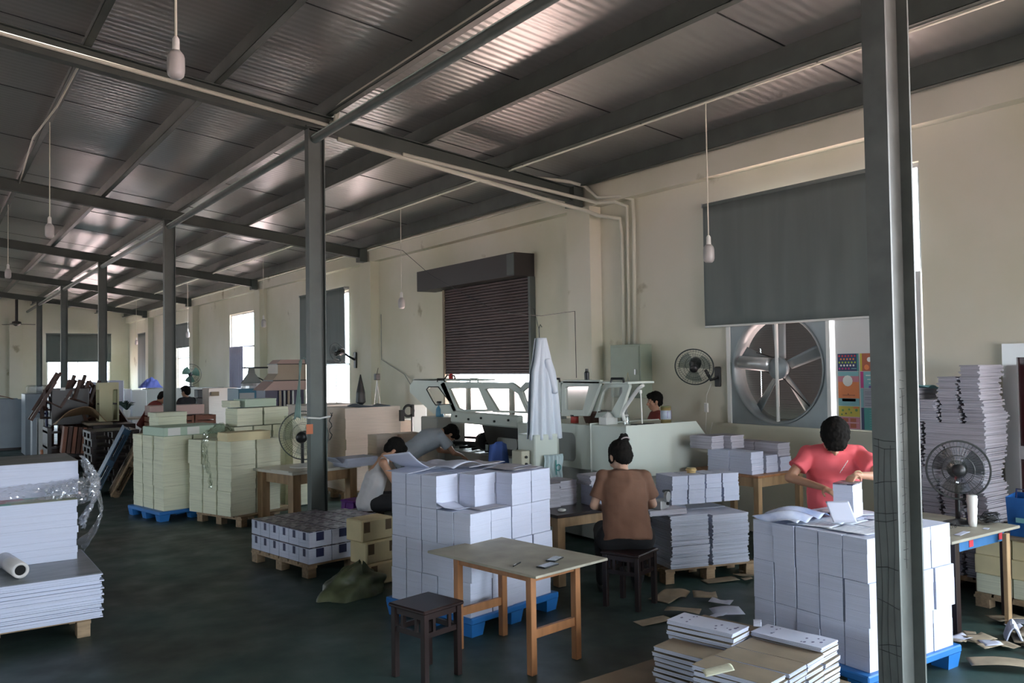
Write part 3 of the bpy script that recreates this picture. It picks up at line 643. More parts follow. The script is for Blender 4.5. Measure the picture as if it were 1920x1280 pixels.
mb = MB(); mb.grid(coat, 44, 30); mb.grid(lambda u, v: (coat(u, v)[0], .05*math.sqrt(max(0, 1-(2*u-1)**2))+.01*math.sin(u*30+v*3), -v*1.17), 24, 24)
o = mb.build('coat_body', COAT, t, True); o.modifiers.new('th', 'SOLIDIFY').thickness = .004
mb = MB(); mb.cap((.05, -.09, -.28), (.13, -.12, -.62), .05, .035); mb.cap((.10, -.07, -.33), (.16, -.05, -.40), .03, .015); mb.build('sleeve', COAT, t, True)
mb = MB(); mb.tube([(0, 0, 0), (0, 0, .12), (.02, 0, .16), (.04, 0, .13)], .005, 6); mb.tube([(0, 0, .1), (0, .1, .35), (0, .45, .5)], .003, 5); mb.build('hook', DARK, t)

# things lying on top of the machine
ZT = 1.386
def lathe_thing(name, label, cat, x, y, prof, mt, z=ZT, extra=None, group=None):
    t = thing(name, label, cat, (x, y, z), group=group)
    mb = MB(); mb.lathe(prof, 20); mb.build('body', mt, t, True)
    if extra:
        for nm, pr, m2 in extra: mb = MB(); mb.lathe(pr, 20); mb.build(nm, m2, t, True)
    return t
p = at(1112, 785, Z=ZT); t = thing('brown_tub', 'dark brown tub lying on the machine top behind the tissue box', 'tub', (6.78, 8.02, ZT))
mb = MB(); mb.grid(lambda u, v: ((.12+.05*v)*math.cos(2*math.pi*u), (.12+.05*v)*math.sin(2*math.pi*u)*1.3, .15*v), 22, 5); mb.lathe([(.12, 0), (.12, .006)], 22, Matrix.Diagonal((1, 1.3, 1, 1))); o = mb.build('bowl', mat('brown_leather', (.06, .025, .015), .5), t, True); o.modifiers.new('th', 'SOLIDIFY').thickness = .008
t = thing('paint_jar', 'small red jar standing left of the brown tub', 'jar', (6.62, 8.25, ZT)); mb = MB(); mb.lathe([(.05, 0), (.05, .08), (.04, .09)], 16); mb.build('jar_body', mat('red_plastic', (.45, .06, .05), .4), t, True)
mb = MB(); mb.lathe([(.052, .08), (.052, .10)], 16); mb.build('lid', DARK, t)
t = thing('tissue_box', 'small white box of crumpled tissues on the machine top', 'box', (6.62, 7.62, ZT)); mb = MB(); mb.box(-.09, .09, -.07, .07, 0, .10, ch=.006); mb.build('carton', WHITEP, t)
mb = MB(); mb.grid(lambda u, v: (-.07+.14*u, -.05+.1*v, .10+.06*math.sin(math.pi*u)*math.sin(math.pi*v)+.012*noise.noise(Vector((u*9, v*9, 1)))), 14, 12); mb.build('tissue', WHITEP, t, True)
t = thing('crumpled_tissue', 'crumpled white tissue lying on the machine top', 'tissue', (6.53, 7.85, ZT)); mb = MB(); mb.grid(lambda u, v: (-.05+.1*u, -.09+.18*v, .004+.018*abs(noise.noise(Vector((u*5, v*7, 4))))), 12, 12); mb.build('tissue', WHITEP, t, True)
CG = glassy('clear_glass', (.9, .92, .92), .22)
BP = [(.035, 0), (.04, .01), (.04, .10), (.03, .14), (.012, .17), (.012, .20)]
lathe_thing('glass_bottle', 'clear glass bottle with a long white nozzle on the machine top', 'bottle', 6.72, 7.42, BP, CG, extra=[('nozzle', [(.012, .20), (.016, .22), (.013, .40), (.008, .41)], WHITEP)])
lathe_thing('glass_jar', 'clear glass jar right beside the nozzle bottle', 'jar', 6.64, 7.33, [(.03, 0), (.034, .01), (.034, .10), (.022, .12)], CG, extra=[('lid', [(.024, .12), (.024, .135)], ALU)])
t = thing('black_tray', 'flat black tray at the near edge of the machine top', 'tray', (6.72, 7.30, ZT+.015)); mb = MB(); mb.box(-.02, .25, -.09, .03, 0, .012, ch=.004); mb.build('tray_plate', DARK, t)
mb = MB(); mb.tube([(.12, -.02, .012), (.105, -.02, .38)], .008, 6); mb.tube([(.105, -.02, .36), (.10, -.02, .40)], .018, 8); mb.build('upright_rod', WHITEP, t)
t = lathe_thing('tin_can', 'round tin with a blue and white label on the near corner of the machine', 'can', 7.20, 7.26, [(.062, 0), (.062, .19)], mat('tin_gold', (.45, .36, .16), .35, .6), z=ZT+.015, extra=[('label', [(.0635, .045), (.0635, .15)], mat('tin_label', (.45, .52, .62), .5)), ('lid', [(.065, .185), (.065, .20), (.055, .202)], mat('lid_green', (.20, .20, .09), .4))])
mb = MB(); mb.add([(.064*math.cos(a_), .064*math.sin(a_), z) for z in (.045, .15) for a_ in (5.15, 5.4, 5.7, 6.0)], [(0, 1, 5, 4), (1, 2, 6, 5), (2, 3, 7, 6)]); mb.add([(.0645*math.cos(a_), .0645*math.sin(a_), z) for z in (.06, .14) for a_ in (4.22, 4.32)], [(0, 1, 3, 2)]); mb.build('label_stripe', PC['purple'], t)
t = thing('spray_bottle', 'blue spray bottle standing on the far end of the machine', 'bottle', (6.60, 11.55, 1.331)); mb = MB(); mb.lathe([(.06, 0), (.065, .02), (.06, .12), (.02, .18), (.018, .2)], 16); mb.build('bottle_body', mat('blue_bottle', (.10, .28, .42), .3), t, True)
mb = MB(); mb.box(-.03, .03, -.02, .05, .2, .24, ch=.008); mb.build('trigger', DARK, t)
t = thing('warning_lamp', 'small red signal lamp on top of the far machine hood', 'lamp', (6.75, 11.45, 1.911)); mb = MB(); mb.lathe([(.035, 0), (.035, .03), (.03, .07), (.01, .085)], 12); mb.build('lens', mat('red_lens', (.5, .02, .02), .3), t)
mb = MB(); mb.tube([(.0, -.12, .0), (.0, -.10, .05), (0, .12, .06), (0, .18, .01)], .012, 6); mb.build('cable', DARK, t)
t = thing('black_bottle', 'small black bottle on the middle of the machine hood', 'bottle', (6.72, 8.12, 1.901)); mb = MB(); mb.lathe([(.03, 0), (.032, .1), (.02, .12), (.018, .15)], 12); mb.build('bottle_body', DARK, t)
# blue rag and plastic bag by the cabinet
BLUEC = mat('blue_cloth', (.03, .07, .24), .8)
t = thing('blue_cloth', 'dark blue cloth hung over a stand left of the control cabinet', 'cloth', (5.62, 8.52, 0)); mb = MB()
mb.grid(lambda u, v: ((u-.5)*(.22+.1*v), -.05-.05*math.sin(u*math.pi)-.02*math.sin(u*14+v), 1.17-.30*v+.04*math.sin(u*math.pi)), 16, 8); o = mb.build('drape', BLUEC, t, True); o.modifiers.new('th', 'SOLIDIFY').thickness = .006
mb = MB(); mb.box(-.12, .12, -.03, .03, 1.1, 1.17); mb.box(-.03, .03, -.03, .03, .012, 1.1); mb.box(-.15, .15, -.15, .15, 0, .012); mb.build('stand', STEEL, t)
FILM = glassy('crinkled_plastic', (.86, .89, .92), .30)
t = thing('plastic_bag', 'clear printed plastic bag hanging under the white coat', 'bag', (6.0, 7.90, .74)); mb = MB()
mb.grid(lambda u, v: (-.13+.26*u+.01*math.sin(v*9), -.02-.03*math.sin(u*math.pi)-.012*math.sin(u*30+v*4), .33*v), 30, 10); o = mb.build('film', mat('milky_plastic', (.45, .56, .58), .3), t, True); o.modifiers.new('th', 'SOLIDIFY').thickness = .004
mb = MB(); mb.ring((.04, -.063, .18), .035, .006, 16, 5, None, 'y'); mb.box(-.0, .01, -.066, -.06, .10, .27); mb.build('green_print', PC['teal'], t)
# ---------------------------------------------------------------- paper: blocks, piles, bundles, pallets
rnd = random.Random(11)
def slabs(w_, d_, h, n, jit, seed=0, mb=None, x=0, y=0, z=0, curve=0):
    r_ = random.Random(seed); mb = mb or MB(); hh = h/n
    for i in range(n):
        ox, oy = r_.uniform(-jit, jit)+curve*math.sin(3*i/n), r_.uniform(-jit, jit); M = T(x+ox, y+oy, 0, r_.uniform(-jit, jit)*.6)
        mb.box(-w_/2, w_/2, -d_/2, d_/2, z+i*hh, z+(i+1)*hh-(.0006 if hh > .004 else 0), M)
    return mb
def pallet(name, label, loc, rz, w_, d_, mt, group=None, h=.14, board=True):
    """name is the kind; top plank set, blocks and skids"""
    t = thing(name, label, 'pallet', loc, rz, group)
    if board:
        mb = MB(); n = 6; g = (d_)/(n)
        for i in range(n): mb.box(-w_/2, w_/2, -d_/2+g*i+.012, -d_/2+g*(i+1)-.012, h-.022, h)
        mb.build('deck', mt, t)
        mb = MB()
        for sx in (-1, 0, 1): mb.box(sx*(w_/2-.05)-.05, sx*(w_/2-.05)+.05, -d_/2, d_/2, h-.044, h-.022)
        mb.build('bearer', mt, t)
        for sx in (-1, 0, 1):
            for sy in (-1, 0, 1):
                mb = MB(); mb.box(sx*(w_/2-.05)-.048, sx*(w_/2-.05)+.048, sy*(d_/2-.07)-.06, sy*(d_/2-.07)+.06, 0, h-.044, ch=.003); mb.build('foot', mt, t)
    else:                                                   # moulded plastic pallet
        mb = MB(); mb.box(-w_/2, w_/2, -d_/2, d_/2, h-.05, h, ch=.008)
        mb.build('deck', mt, t)
        for sx in (-1, 0, 1):
            for sy in (-1, 0, 1):
                mb = MB(); x, y = sx*(w_/2-.08), sy*(d_/2-.08)
                mb.add([(x+a_*.075, y+b_*.075, h-.05) for a_, b_ in ((-1,-1),(1,-1),(1,1),(-1,1))]+[(x+a_*.06, y+b_*.06, 0) for a_, b_ in ((-1,-1),(1,-1),(1,1),(-1,1))], [(3,2,1,0),(4,5,6,7),(0,1,5,4),(1,2,6,5),(2,3,7,6),(3,0,4,7)]); mb.build('foot', mt, t)
    return t
def mesh_of(mb, name, mt):
    o = mb.build(name, mt); me = o.data; bpy.data.objects.remove(o); return me
def put(name, me, loc, rz, label, cat, group=None):
    o = bpy.data.objects.new(name, me); C.objects.link(o); o.location = loc; o.rotation_euler = (0, 0, rz); return tag(o, label, cat, group)

# --- two big piles of white book blocks on blue pallets
def block_pile(corner, rz, nx, ny, nz, bw, bd, bh, skip, group, label, edge_l, seed):
    r_ = random.Random(seed); mes = [mesh_of(slabs(bw-.009, bd-.009, bh-.002, 3, .0018, s), 'block_mesh', PAPER) for s in range(5)]
    M = T(*corner, 0, rz)
    for k in range(nz):
        for i in range(nx):
            for j in range(ny):
                if (i, j, k) in skip: continue
                vis = i == 0 or j == 0 or i == nx-1 or k == nz-1 or (i, j, k+1) in skip or (i-1, j, k) in skip or (i, j-1, k) in skip
                if not vis: continue
                x = bw*(i+.5)+r_.uniform(-.005, .005)+(.012 if i == nx-1 and k % 2 else 0); y = bd*(j+.5)+r_.uniform(-.002, .002)-(.012 if j == 0 and k == 1 else 0)
                p = M @ Vector((x, y, .151+bh*k))
                lay = ('bottom', 'second', 'third', 'top')[k] if nz == 4 else ('bottom', 'middle', 'top')[k]; wh = (ordn(j)+' along the left face' if i == 0 else ordn(i)+' along the right face' if j == 0 else 'row %s, place %s' % (ordn(j), ordn(i)))
                put('book_block', mes[r_.randrange(5)], p, rz+r_.uniform(-.014, .014), 'white book block in the '+label+', '+lay+' layer, '+wh, 'book block', group)
A = (3.50, 5.68)
pallet('plastic_pallet', 'blue plastic pallet under the white book pile behind the small table', (A[0]+.39, A[1]+.60, 0), R(13), 1.06, 1.04, BLUEP, board=False, h=.15)
pallet_c = Vector((A[0], A[1], 0))
block_pile(A, R(13), 4, 5, 4, .245, .19, .267, {(0, 0, 3), (1, 0, 3), (0, 1, 3)}, 'white book blocks on the pile behind the small table', 'tall pile', 0, 5)
B = (4.87, 3.17)
pallet('plastic_pallet', 'blue plastic pallet under the white book pile beside the front column', (B[0]+.47, B[1]+.46, 0), R(-1), 1.06, 1.0, BLUEP, board=False, h=.15)
block_pile(B, R(-1.5), 4, 5, 3, .235, .185, .277, {}, 'white book blocks on the pile beside the front column', 'column-side pile', 0, 9)

def sheet(loc, rz, w_, d_, fn, label, mt=PAPERT, name='paper_sheet', cat='paper', nu=14, nv=10, rx=0, ry=0, th=.0015, group=None):
    mb = MB(); mb.grid(lambda u, v: (w_*(u-.5), d_*(v-.5), fn(u, v)), nu, nv); o = mb.build(name, mt, None, True)
    o.location = loc; o.rotation_euler = (rx, ry, rz); o.modifiers.new('th', 'SOLIDIFY').thickness = th; tag(o, label, cat, group); return o
Mc = T(*A, 0, R(13)); ztop = .151+.267*4
def onc(x, y, z): return Mc @ Vector((x, y, z))
sheet(onc(.13, .82, ztop+.012), R(20), .40, .30, lambda u, v: .17*max(0, 1-u*1.25)**1.6*(1-.25*v)+.004, 'large white sheet curling up at the left edge of the tall book pile')
sheet(onc(.13, .80, ztop+.004), R(8), .36, .32, lambda u, v: .05*u*u+.002, 'white sheet lying under the curled one on the tall book pile')
sheet(onc(.40, .62, ztop+.02), R(14), .36, .42, lambda u, v: .055*math.sin(math.pi*(.1+.8*u))+.01*math.sin(v*6), 'arched sheet on the middle of the tall book pile')
sheet(onc(.66, .60, ztop+.010), R(4), .38, .40, lambda u, v: .02*u+.012*math.sin(v*5+1)+.004, 'loose grey-white sheet at the back of the tall book pile', MAG)
sheet(onc(.75, .25, ztop+.006), R(11), .34, .44, lambda u, v: .006+.004*math.sin(u*7), 'loose sheet near the right front edge of the tall book pile', MAG)
sheet(onc(.56, .34, ztop+.016), R(30), .30, .02, lambda u, v: .004, 'thin white paper strip on top of the tall book pile')
sheet(onc(.80, .16, ztop+.016), R(24), .30, .022, lambda u, v: .004, 'second white paper strip near the right edge of the tall book pile')
sheet(onc(.10, .30, .151+.267*3+.004), R(15), .22, .20, lambda u, v: .07*max(0, v-.4)+.05*max(0, .35-u)+.002, 'crumpled white sheet on the lower step of the tall book pile')
sheet(onc(.32, .11, .151+.267*3+.003), R(10), .30, .15, lambda u, v: .003, 'grey cover sheet lying on the front step of the tall book pile', MAG)
Mr = T(*B, 0, R(-1.5)); zr = .151+.277*3
def onr(x, y, z): return Mr @ Vector((x, y, z))
BLUEPRINT = mat('printed_lines', (.45, .50, .60), .5, var=.6, vscale=40, stretch=(.3, 1, 1), vcol=(.74, .77, .84))
for (x, y, rz_) in ((.20, .22, .1), (.48, .20, -.1), (.74, .30, .2), (.40, .50, .05), (.70, .66, -.15), (.18, .52, .3)):
    sheet(onr(x, y, zr+.003+.002*x), R(-1.5)+rz_, .26, .30, lambda u, v: .002+.003*math.sin(u*5+x*9), 'printed sheet lying on top of the white book pile beside the front column', BLUEPRINT, group='printed sheets on the pile beside the front column')
sheet(onr(.18, .72, zr+.01), R(10), .50, .34, lambda u, v: .02+.05*math.sin(math.pi*u)*math.sin(math.pi*v)+.014*math.sin(u*17+v*7), 'shiny blue-white plastic film on the left of the pile beside the front column', mat('blue_film', (.30, .38, .62), .15, var=.5, vscale=6, vcol=(.6, .66, .8)), 'plastic_film', 'plastic film', 30, 20)
sheet(onr(.30, .40, zr+.02), R(-35), .16, .15, lambda u, v: .13*max(0, v-.1)+.01, 'tilted white sheet standing up from the pile beside the front column')
sheet(onr(.55, .74, zr+.006), R(-8), .22, .05, lambda u, v: .002, 'narrow white strip on the pile beside the front column')

# --- big sheet piles at the left edge of the picture, on a wooden pallet
t = pallet('wooden_pallet', 'wooden pallet under the big white sheet piles at the left edge', (.44, 8.08, 0), R(0), 1.34, 1.05, PINEX, h=.15)
def sheet_pile(name, label, x0, x1, y0, y1, z0, z1, n, jit, seed, mt=PAPER, cover=None, crown=0):
    t = thing(name, label, 'paper pile', ((x0+x1)/2, (y0+y1)/2, z0)); mb = slabs(x1-x0, y1-y0, z1-z0, n, jit, seed); mb.build('sheets', mt, t)
    if cover: mb = MB(); mb.grid(lambda u, v: ((x1-x0)*(u-.5), (y1-y0)*(v-.5), z1-z0+.003), 2, 2); o = mb.build('top_sheet', cover, t); o.modifiers.new('th', 'SOLIDIFY').thickness = .002
    return t
def patch_mat(name, cols, scale):
    mt = mat(name, (.3, .3, .3), .35); nt = mt.node_tree; p = nt.nodes['Principled BSDF']; tc = nt.nodes.new('ShaderNodeTexCoord')
    vz = nt.nodes.new('ShaderNodeTexVoronoi'); vz.inputs['Scale'].default_value = scale; vz.distance = 'CHEBYCHEV'; nt.links.new(tc.outputs['Object'], vz.inputs['Vector'])
    rp = nt.nodes.new('ShaderNodeValToRGB'); rp.color_ramp.interpolation = 'CONSTANT'
    e = rp.color_ramp.elements; e[0].color = (*cols[0], 1); e[1].color = (*cols[-1], 1); e[1].position = (len(cols)-1)/len(cols)
    for i in range(1, len(cols)-1): q = e.new(i/len(cols)); q.color = (*cols[i], 1)
    sp = nt.nodes.new('ShaderNodeSeparateColor'); nt.links.new(vz.outputs['Color'], sp.inputs[0]); nt.links.new(sp.outputs[0], rp.inputs[0]); nt.links.new(rp.outputs[0], p.inputs['Base Color']); return mt
COVA = mat('grey_green_cover', (.14, .17, .17), .35, var=.45, vscale=2.5, vcol=(.26, .28, .30), stretch=(1, 3, 1))
COVB = patch_mat('colour_printed_cover', [(.28, .30, .12), (.40, .05, .05), (.30, .28, .16), (.05, .35, .2), (.35, .33, .22)], 3.5)
sheet_pile('sheet_pile', 'wide lower pile of white sheets at the left edge with a grey cover sheet', -.25, 1.18, 7.50, 8.62, .151, .50, 34, .016, 2, cover=COVA)
sheet_pile('sheet_pile', 'middle pile of white sheets at the left edge, with a coloured print on top', -.25, 1.10, 8.19, 8.98, .505, 1.01, 9, .008, 3, cover=COVB)
sheet_pile('sheet_pile', 'topmost pile of white sheets at the left edge, its grey top sheet showing', -.25, 1.15, 8.52, 9.40, 1.015, 1.31, 5, .004, 4, cover=COVA)
mb = MB(); mb.box(-.25, 1.12, 8.66, 9.40, .0, .95); o = mb.build('sheet_pile', PAPER); tag(o, 'white sheet pile behind the big piles at the left edge, mostly hidden', 'paper pile')
t = thing('film_roll', 'roll of clear stretch film with a black core lying on the left paper pile', 'roll', (.59, 7.98, .506))
mb = MB(); M = T(0, 0, .062, R(8)) @ Matrix.Rotation(R(90), 4, 'X'); n = 24
vs = [(r_*math.cos(2*math.pi*i/n), r_*math.sin(2*math.pi*i/n), z) for r_, z in ((.04, .30), (.062, .30), (.062, -.28), (.04, -.28)) for i in range(n)]
mb.add(vs, [(a_*n+i, a_*n+(i+1) % n, ((a_+1) % 4)*n+(i+1) % n, ((a_+1) % 4)*n+i) for a_ in range(4) for i in range(n)], M); mb.build('film_winding', mat('wound_film', (.55, .53, .52), .25), t, True)
mb = MB(); mb.tube([(0, 0, .29), (0, 0, -.27)], .0395, 20, M); mb.build('core', mat('core_black', (.004, .004, .004), .9), t)
# crinkled stretch film hanging off the upper piles
FILMC = filmy('crinkled_stretch_film', (.92, .93, .95), .14, .10)
t = thing('stretch_film', 'crinkled clear stretch film draped over the right side of the left piles', 'plastic film', (1.17, 8.52, 1.0))
def crk(p): return noise.noise(Vector(p)*7)*.030+noise.noise(Vector(p)*19)*.010
def flm(u, v):
    q = v; x = .02+.30*math.sin(math.pi*min(1, q*1.02))*(.55+.45*u)*(.35+.65*q); z = .30-.78*q; y = -.08+.42*u
    c = crk((x*2, y*2, z*2)); return (x+c, y+c*.8-.1*q*(1-u), z+crk((z*3, x, y))*.6)
mb = MB(); mb.grid(flm, 26, 60); mb.build('hanging_film', FILMC, t)
mb = MB(); mb.grid(lambda u, v: (.02+.17*math.sin(math.pi*min(1, v*1.1))*(.4+.6*u)+crk((u*3+5, v*4, 1))*1.4, -.12+.34*u+crk((u*3, v*4, 8)), .34-.62*v+crk((v*3, u*2, 4))), 26, 50); mb.build('inner_film', FILMC, t)
mb = MB(); mb.grid(lambda u, v: (-.30+.42*u+crk((u*3+2, v*3, 6)), -.16-.05*math.sin(v*3)+crk((u*4, v*3, 3)), .10+.10*u-.22*v+crk((u*5, v*5, 9))), 40, 30); mb.build('corner_film', FILMC, t)
mb = MB(); mb.grid(lambda u, v: (-.95+.98*u, -.04-.16*v+crk((u*2, v, 2))*.6, .11-.10*v+.05*u*(1-v)+crk((u*3, v*2, 5))*.8), 60, 14); mb.build('front_film', FILMC, t)

# --- pallet of dark-covered books
t = pallet('wooden_pallet', 'wooden pallet under the dark-covered shrink-wrapped books', (3.62, 8.92, 0), R(10), 1.10, 1.18, PINEX, h=.14)
COVERD = patch_mat('dark_patterned_cover', [(.03, .03, .07), (.10, .06, .09), (.16, .16, .18), (.05, .05, .06), (.3, .28, .32)], 26)
SPINE = mat('navy_spine_label', (.02, .025, .08), .4)
def book_pack():
    o = thing('book_pack', 'shrink-wrapped pack of thick books with dark patterned covers and navy spine marks', 'book pack', (0, 0, 0), 0, 'packs of dark-covered books on the low pallet')
    mb = slabs(.262, .19, .150, 4, .0015, 1); mb.build('pages', PAPER, o)
    mb = MB(); mb.box(-.128, .128, -.093, .093, .151, .158); mb.build('cover', COVERD, o)
    mb = MB()
    mb.box(-.1335, -.1325, -.03, .02, .07, .145); mb.build('spine_mark', SPINE, o); mb = MB(); mb.box(-.05, .04, -.0965, -.0955, .06, .145); mb.build('spine_mark', SPINE, o)
    return o
pk = book_pack(); Mp = T(3.62, 8.92, 0, R(10)); first = True
for k in range(2):
    for i in range(4):
        for j in range(6):
            if k == 0 and 0 < i < 3 and 0 < j < 5: continue
            if i == 3 and j == 5 and k == 1: continue
            p = Mp @ Vector((-.41+.272*i, -.495+.198*j, .142+.163*k)); rz_ = R(10)+rnd.uniform(-.02, .02)
            lb = 'dark-covered book pack, %s layer, %s along the left side, %s from the left front edge' % (('lower', 'upper')[k], ordn(j), ordn(i))
            if first: pk.location = p; pk.rotation_euler = (0, 0, rz_); pk['label'] = lb; first = False
            else: dup(pk, p, rz_, lb)
# ---------------------------------------------------------------- small table, phones, pen, stools
def table(name, label, loc, rz, w_, d_, h, top_mt, leg_mt, leg=.05, inset=(.1, .1), apron=.08, th=.02, stretch=None, legs_mt=None, ap_mt=None, lowbar=False):
    t = thing(name, label, 'table', loc, rz)
    mb = MB(); mb.box(-w_/2, w_/2, -d_/2, d_/2, h-th, h, ch=.003); mb.build('tabletop', top_mt, t)
    ix, iy = w_/2-inset[0], d_/2-inset[1]
    mb = MB(); z0, z1 = h-th-apron, h-th-.0005
    for s in (-1, 1):
        mb.box(-ix, ix, s*iy-.012, s*iy+.012, z0, z1); mb.box(s*ix-.012, s*ix+.012, -iy, iy, z0, z1)
    mb.build('apron', ap_mt or leg_mt, t)
    for sx in (-1, 1):
        for sy in (-1, 1):
            mb = MB(); x, y = sx*(ix-.0), sy*(iy-.0); mb.box(x-leg/2, x+leg/2, y-leg/2, y+leg/2, 0, h-th-.001, ch=.003); mb.build('leg', legs_mt or leg_mt, t)
    if stretch:
        for s in (-1, 1):
            mb = MB()
            if stretch[0] == 'x': mb.box(-ix+leg/2, ix-leg/2, s*iy-.013, s*iy+.013, stretch[1]-.03, stretch[1]+.03)
            else: mb.box(s*ix-.013, s*ix+.013, -iy+leg/2, iy-leg/2, stretch[1]-.03, stretch[1]+.03)
            mb.build('stretcher', leg_mt, t)
    return t
tc = (3.58, 5.18, 0); tr = R(9)
table('small_table', 'small wooden table with a worn board top, two phones lying on it', tc, tr, .73, 1.15, .72, PLY, ORANGEW, leg=.052, inset=(.14, .19), apron=.075, stretch=('x', .27), th=.018)
def phone(px, py, rz_, label, l=.155):
    p = at(px, py, Z=.721); t = thing('mobile_phone', label, 'phone', p, rz_)
    mb = MB(); mb.box(-l/2, l/2, -.038, .038, 0, .010, ch=.003); mb.build('case', DARK, t)
    mb = MB(); mb.box(-l/2+.006, l/2-.006, -.034, .034, .010, .0108); mb.build('screen', mat('phone_screen', (.16, .18, .20), .1), t)
phone(1027, 1061, R(15), 'mobile phone lying nearer the edge of the small table', .16)
phone(1040, 1049, R(28), 'mobile phone with a dark case lying behind the other phone', .15)
p = at(970, 1057, Z=.726); t = thing('pen', 'dark pen lying on the small table left of the phones', 'pen', p, R(32)); mb = MB(); mb.tube([(-.07, 0, 0), (.05, 0, 0), (.07, 0, 0)], [.005, .005, .001], 8); mb.build('barrel', DARK, t)
mb = MB(); mb.box(-.06, -.02, -.001, .001, .005, .008); mb.build('clip', ALU, t)
def stool(label, loc, rz, s=.36, h=.50):
    t = thing('wooden_stool', label, 'stool', loc, rz); a_ = s/2
    mb = MB(); mb.box(-a_, a_, -a_, a_, h-.026, h, ch=.008); mb.build('seat', DKWOOD, t)
    q = a_-.035
    for sx in (-1, 1):
        for sy in (-1, 1):
            mb = MB(); mb.box(sx*q-.021, sx*q+.021, sy*q-.021, sy*q+.021, 0, h-.026, ch=.003); mb.build('leg', DKWOOD, t)
    mb = MB()
    for s_ in (-1, 1): mb.box(-q+.021, q-.021, s_*q-.01, s_*q+.01, h-.07, h-.027); mb.box(s_*q-.01, s_*q+.01, -q+.021, q-.021, h-.07, h-.027)
    mb.build('apron', DKWOOD, t)
    mb = MB()
    for s_ in (-1, 1): mb.box(-q+.021, q-.021, s_*q-.01, s_*q+.01, h-.19, h-.155); mb.box(s_*q-.01, s_*q+.01, -q+.021, q-.021, h-.19, h-.155)
    mb.build('rail', DKWOOD, t)
    mb = MB()
    for s_ in (-1, 1):
        for w2 in (-.07, .07): mb.box(w2-.012, w2+.012, s_*q-.008, s_*q+.008, h-.155, h-.07); mb.box(s_*q-.008, s_*q+.008, w2-.012, w2+.012, h-.155, h-.07)
    mb.build('spindle', DKWOOD, t)
    return t
stool('dark lacquered wooden stool standing empty in front of the small table', (2.84, 5.19, 0), R(13), .37)
stool('dark wooden stool under the woman in the brown shirt', (5.10, 5.62, 0), R(20), .38, .48)

# --- woman's work table and the piles on it
table('work_table', 'low dark wooden work table in front of the woman in the brown shirt', (5.62, 6.80, 0), 0, 1.36, .72, .68, DKWOOD, PINE, leg=.09, inset=(.06, .06), apron=.10, th=.03)
MAGm = [mesh_of(slabs(.215, .30, h, n, .006, s), 'bundle_mesh', MAG) for s, (h, n) in enumerate(((.085, 9), (.10, 11), (.075, 8), (.11, 12)))]
PAPm = [mesh_of(slabs(.20, .28, h, n, .004, s+9), 'bundle_mesh', PAPER) for s, (h, n) in enumerate(((.09, 8), (.11, 10), (.14, 12)))]
MAGq = [mesh_of(slabs(.215, .30, h, n, .006, s), 'bundle_mesh', MAGL) for s, (h, n) in enumerate(((.085, 9), (.10, 11), (.075, 8), (.11, 12)))]
MH = [.085, .10, .075, .11]; PH = [.09, .11, .14]
def bundle(x, y, z, rz_, label, group, kind='m', v=None, cat='magazine bundle', name='magazine_bundle', scale=None):
    k = rnd.randrange(3 if kind == 'p' else 4) if v is None else v
    o = put(name, (PAPm if kind == 'p' else MAGq if kind == 'q' else MAGm)[k], (x, y, z), rz_, label, cat, group)
    if scale: o.scale = scale
    return z + (PH if kind == 'p' else MH)[k]*(scale[2] if scale else 1)+.001
for (x, y, n, lab) in ((5.16, 6.96, 3, 'left'), (5.40, 7.00, 3, 'right')):
    z = .681
    for k in range(n): z = bundle(x, y, z, rnd.uniform(-.05, .05), 'grey paper bundle on the low work table, %s from the bottom of the %s pile' % (ordn(k), lab), 'bundles at the left of the low work table', 'm')
t = thing('paper_carton', 'white paper block standing on the work table left of the woman in brown', 'paper block', (5.70, 6.72, .681), R(-8)); slabs(.30, .22, .20, 6, .002, 3).build('sheets', PAPER, t)
mb = slabs(.34, .24, .10, 6, .008, 8); mb.build('top_ream', MAG, thing('paper_ream', 'grey ream lying on the white paper block beside the woman in brown', 'paper', (5.70, 6.74, .884), R(-6)))
t = thing('tape_roll', 'small roll of tape lying on the low work table', 'tape roll', (5.12, 6.60, .681)); mb = MB(); mb.ring((0, 0, .012), .03, .011, 20, 8); mb.build('tape', WHITEP, t)
# --- magazines on the pallet right of her
cm = (6.40, 6.16, 0); rm = R(-15)
pallet('wooden_pallet', 'wooden pallet under the magazine piles right of the woman in brown', cm, rm, 1.0, .80, PINEX, h=.14)
Mm = T(*cm, rm)
for i in range(2):
    for j in range(2):
        z = .141; k = 0
        while z < .62:
            p = Mm @ Vector((-.23+.45*i+rnd.uniform(-.008, .008), -.22+.40*j+rnd.uniform(-.006, .006), 0))
            k += 1; z = bundle(p.x, p.y, z, rm+R(90)+rnd.uniform(-.02, .02), 'wide magazine bundle beside the woman, %s from the bottom, %s %s stack' % (ordn(k), ('near', 'far')[j], ('left', 'right')[i]), 'lower magazine bundles on the pallet beside the woman', 'q', scale=(1.75, 1.36, 1))
ztop_m = z
for i in range(4):
    z = .705
    for k in range(2):
        p = Mm @ Vector((-.20+.20*i+rnd.uniform(-.01, .01), -.02+rnd.uniform(-.01, .01), 0))
        z = bundle(p.x, p.y, z, rm+rnd.uniform(-.04, .04), 'narrow white bundle in the upper row beside the woman, %s from left, %s' % (ordn(i), ('lower', 'upper')[k]), 'upper white bundles on the magazine pallet', 'p', v=2, scale=(.9, 1.1, 1))
t = thing('tape_roll', 'brass coloured roll of tape on top of the white bundles', 'tape roll', (*(Mm @ Vector((.03, -.02, 0))).xy, .99)); mb = MB(); mb.ring((0, 0, .03), .045, .012, 22, 8); mb.lathe([(.045, 0), (.048, .05)], 22); mb.build('tape', mat('brown_tape', (.55, .40, .18), .25), t)
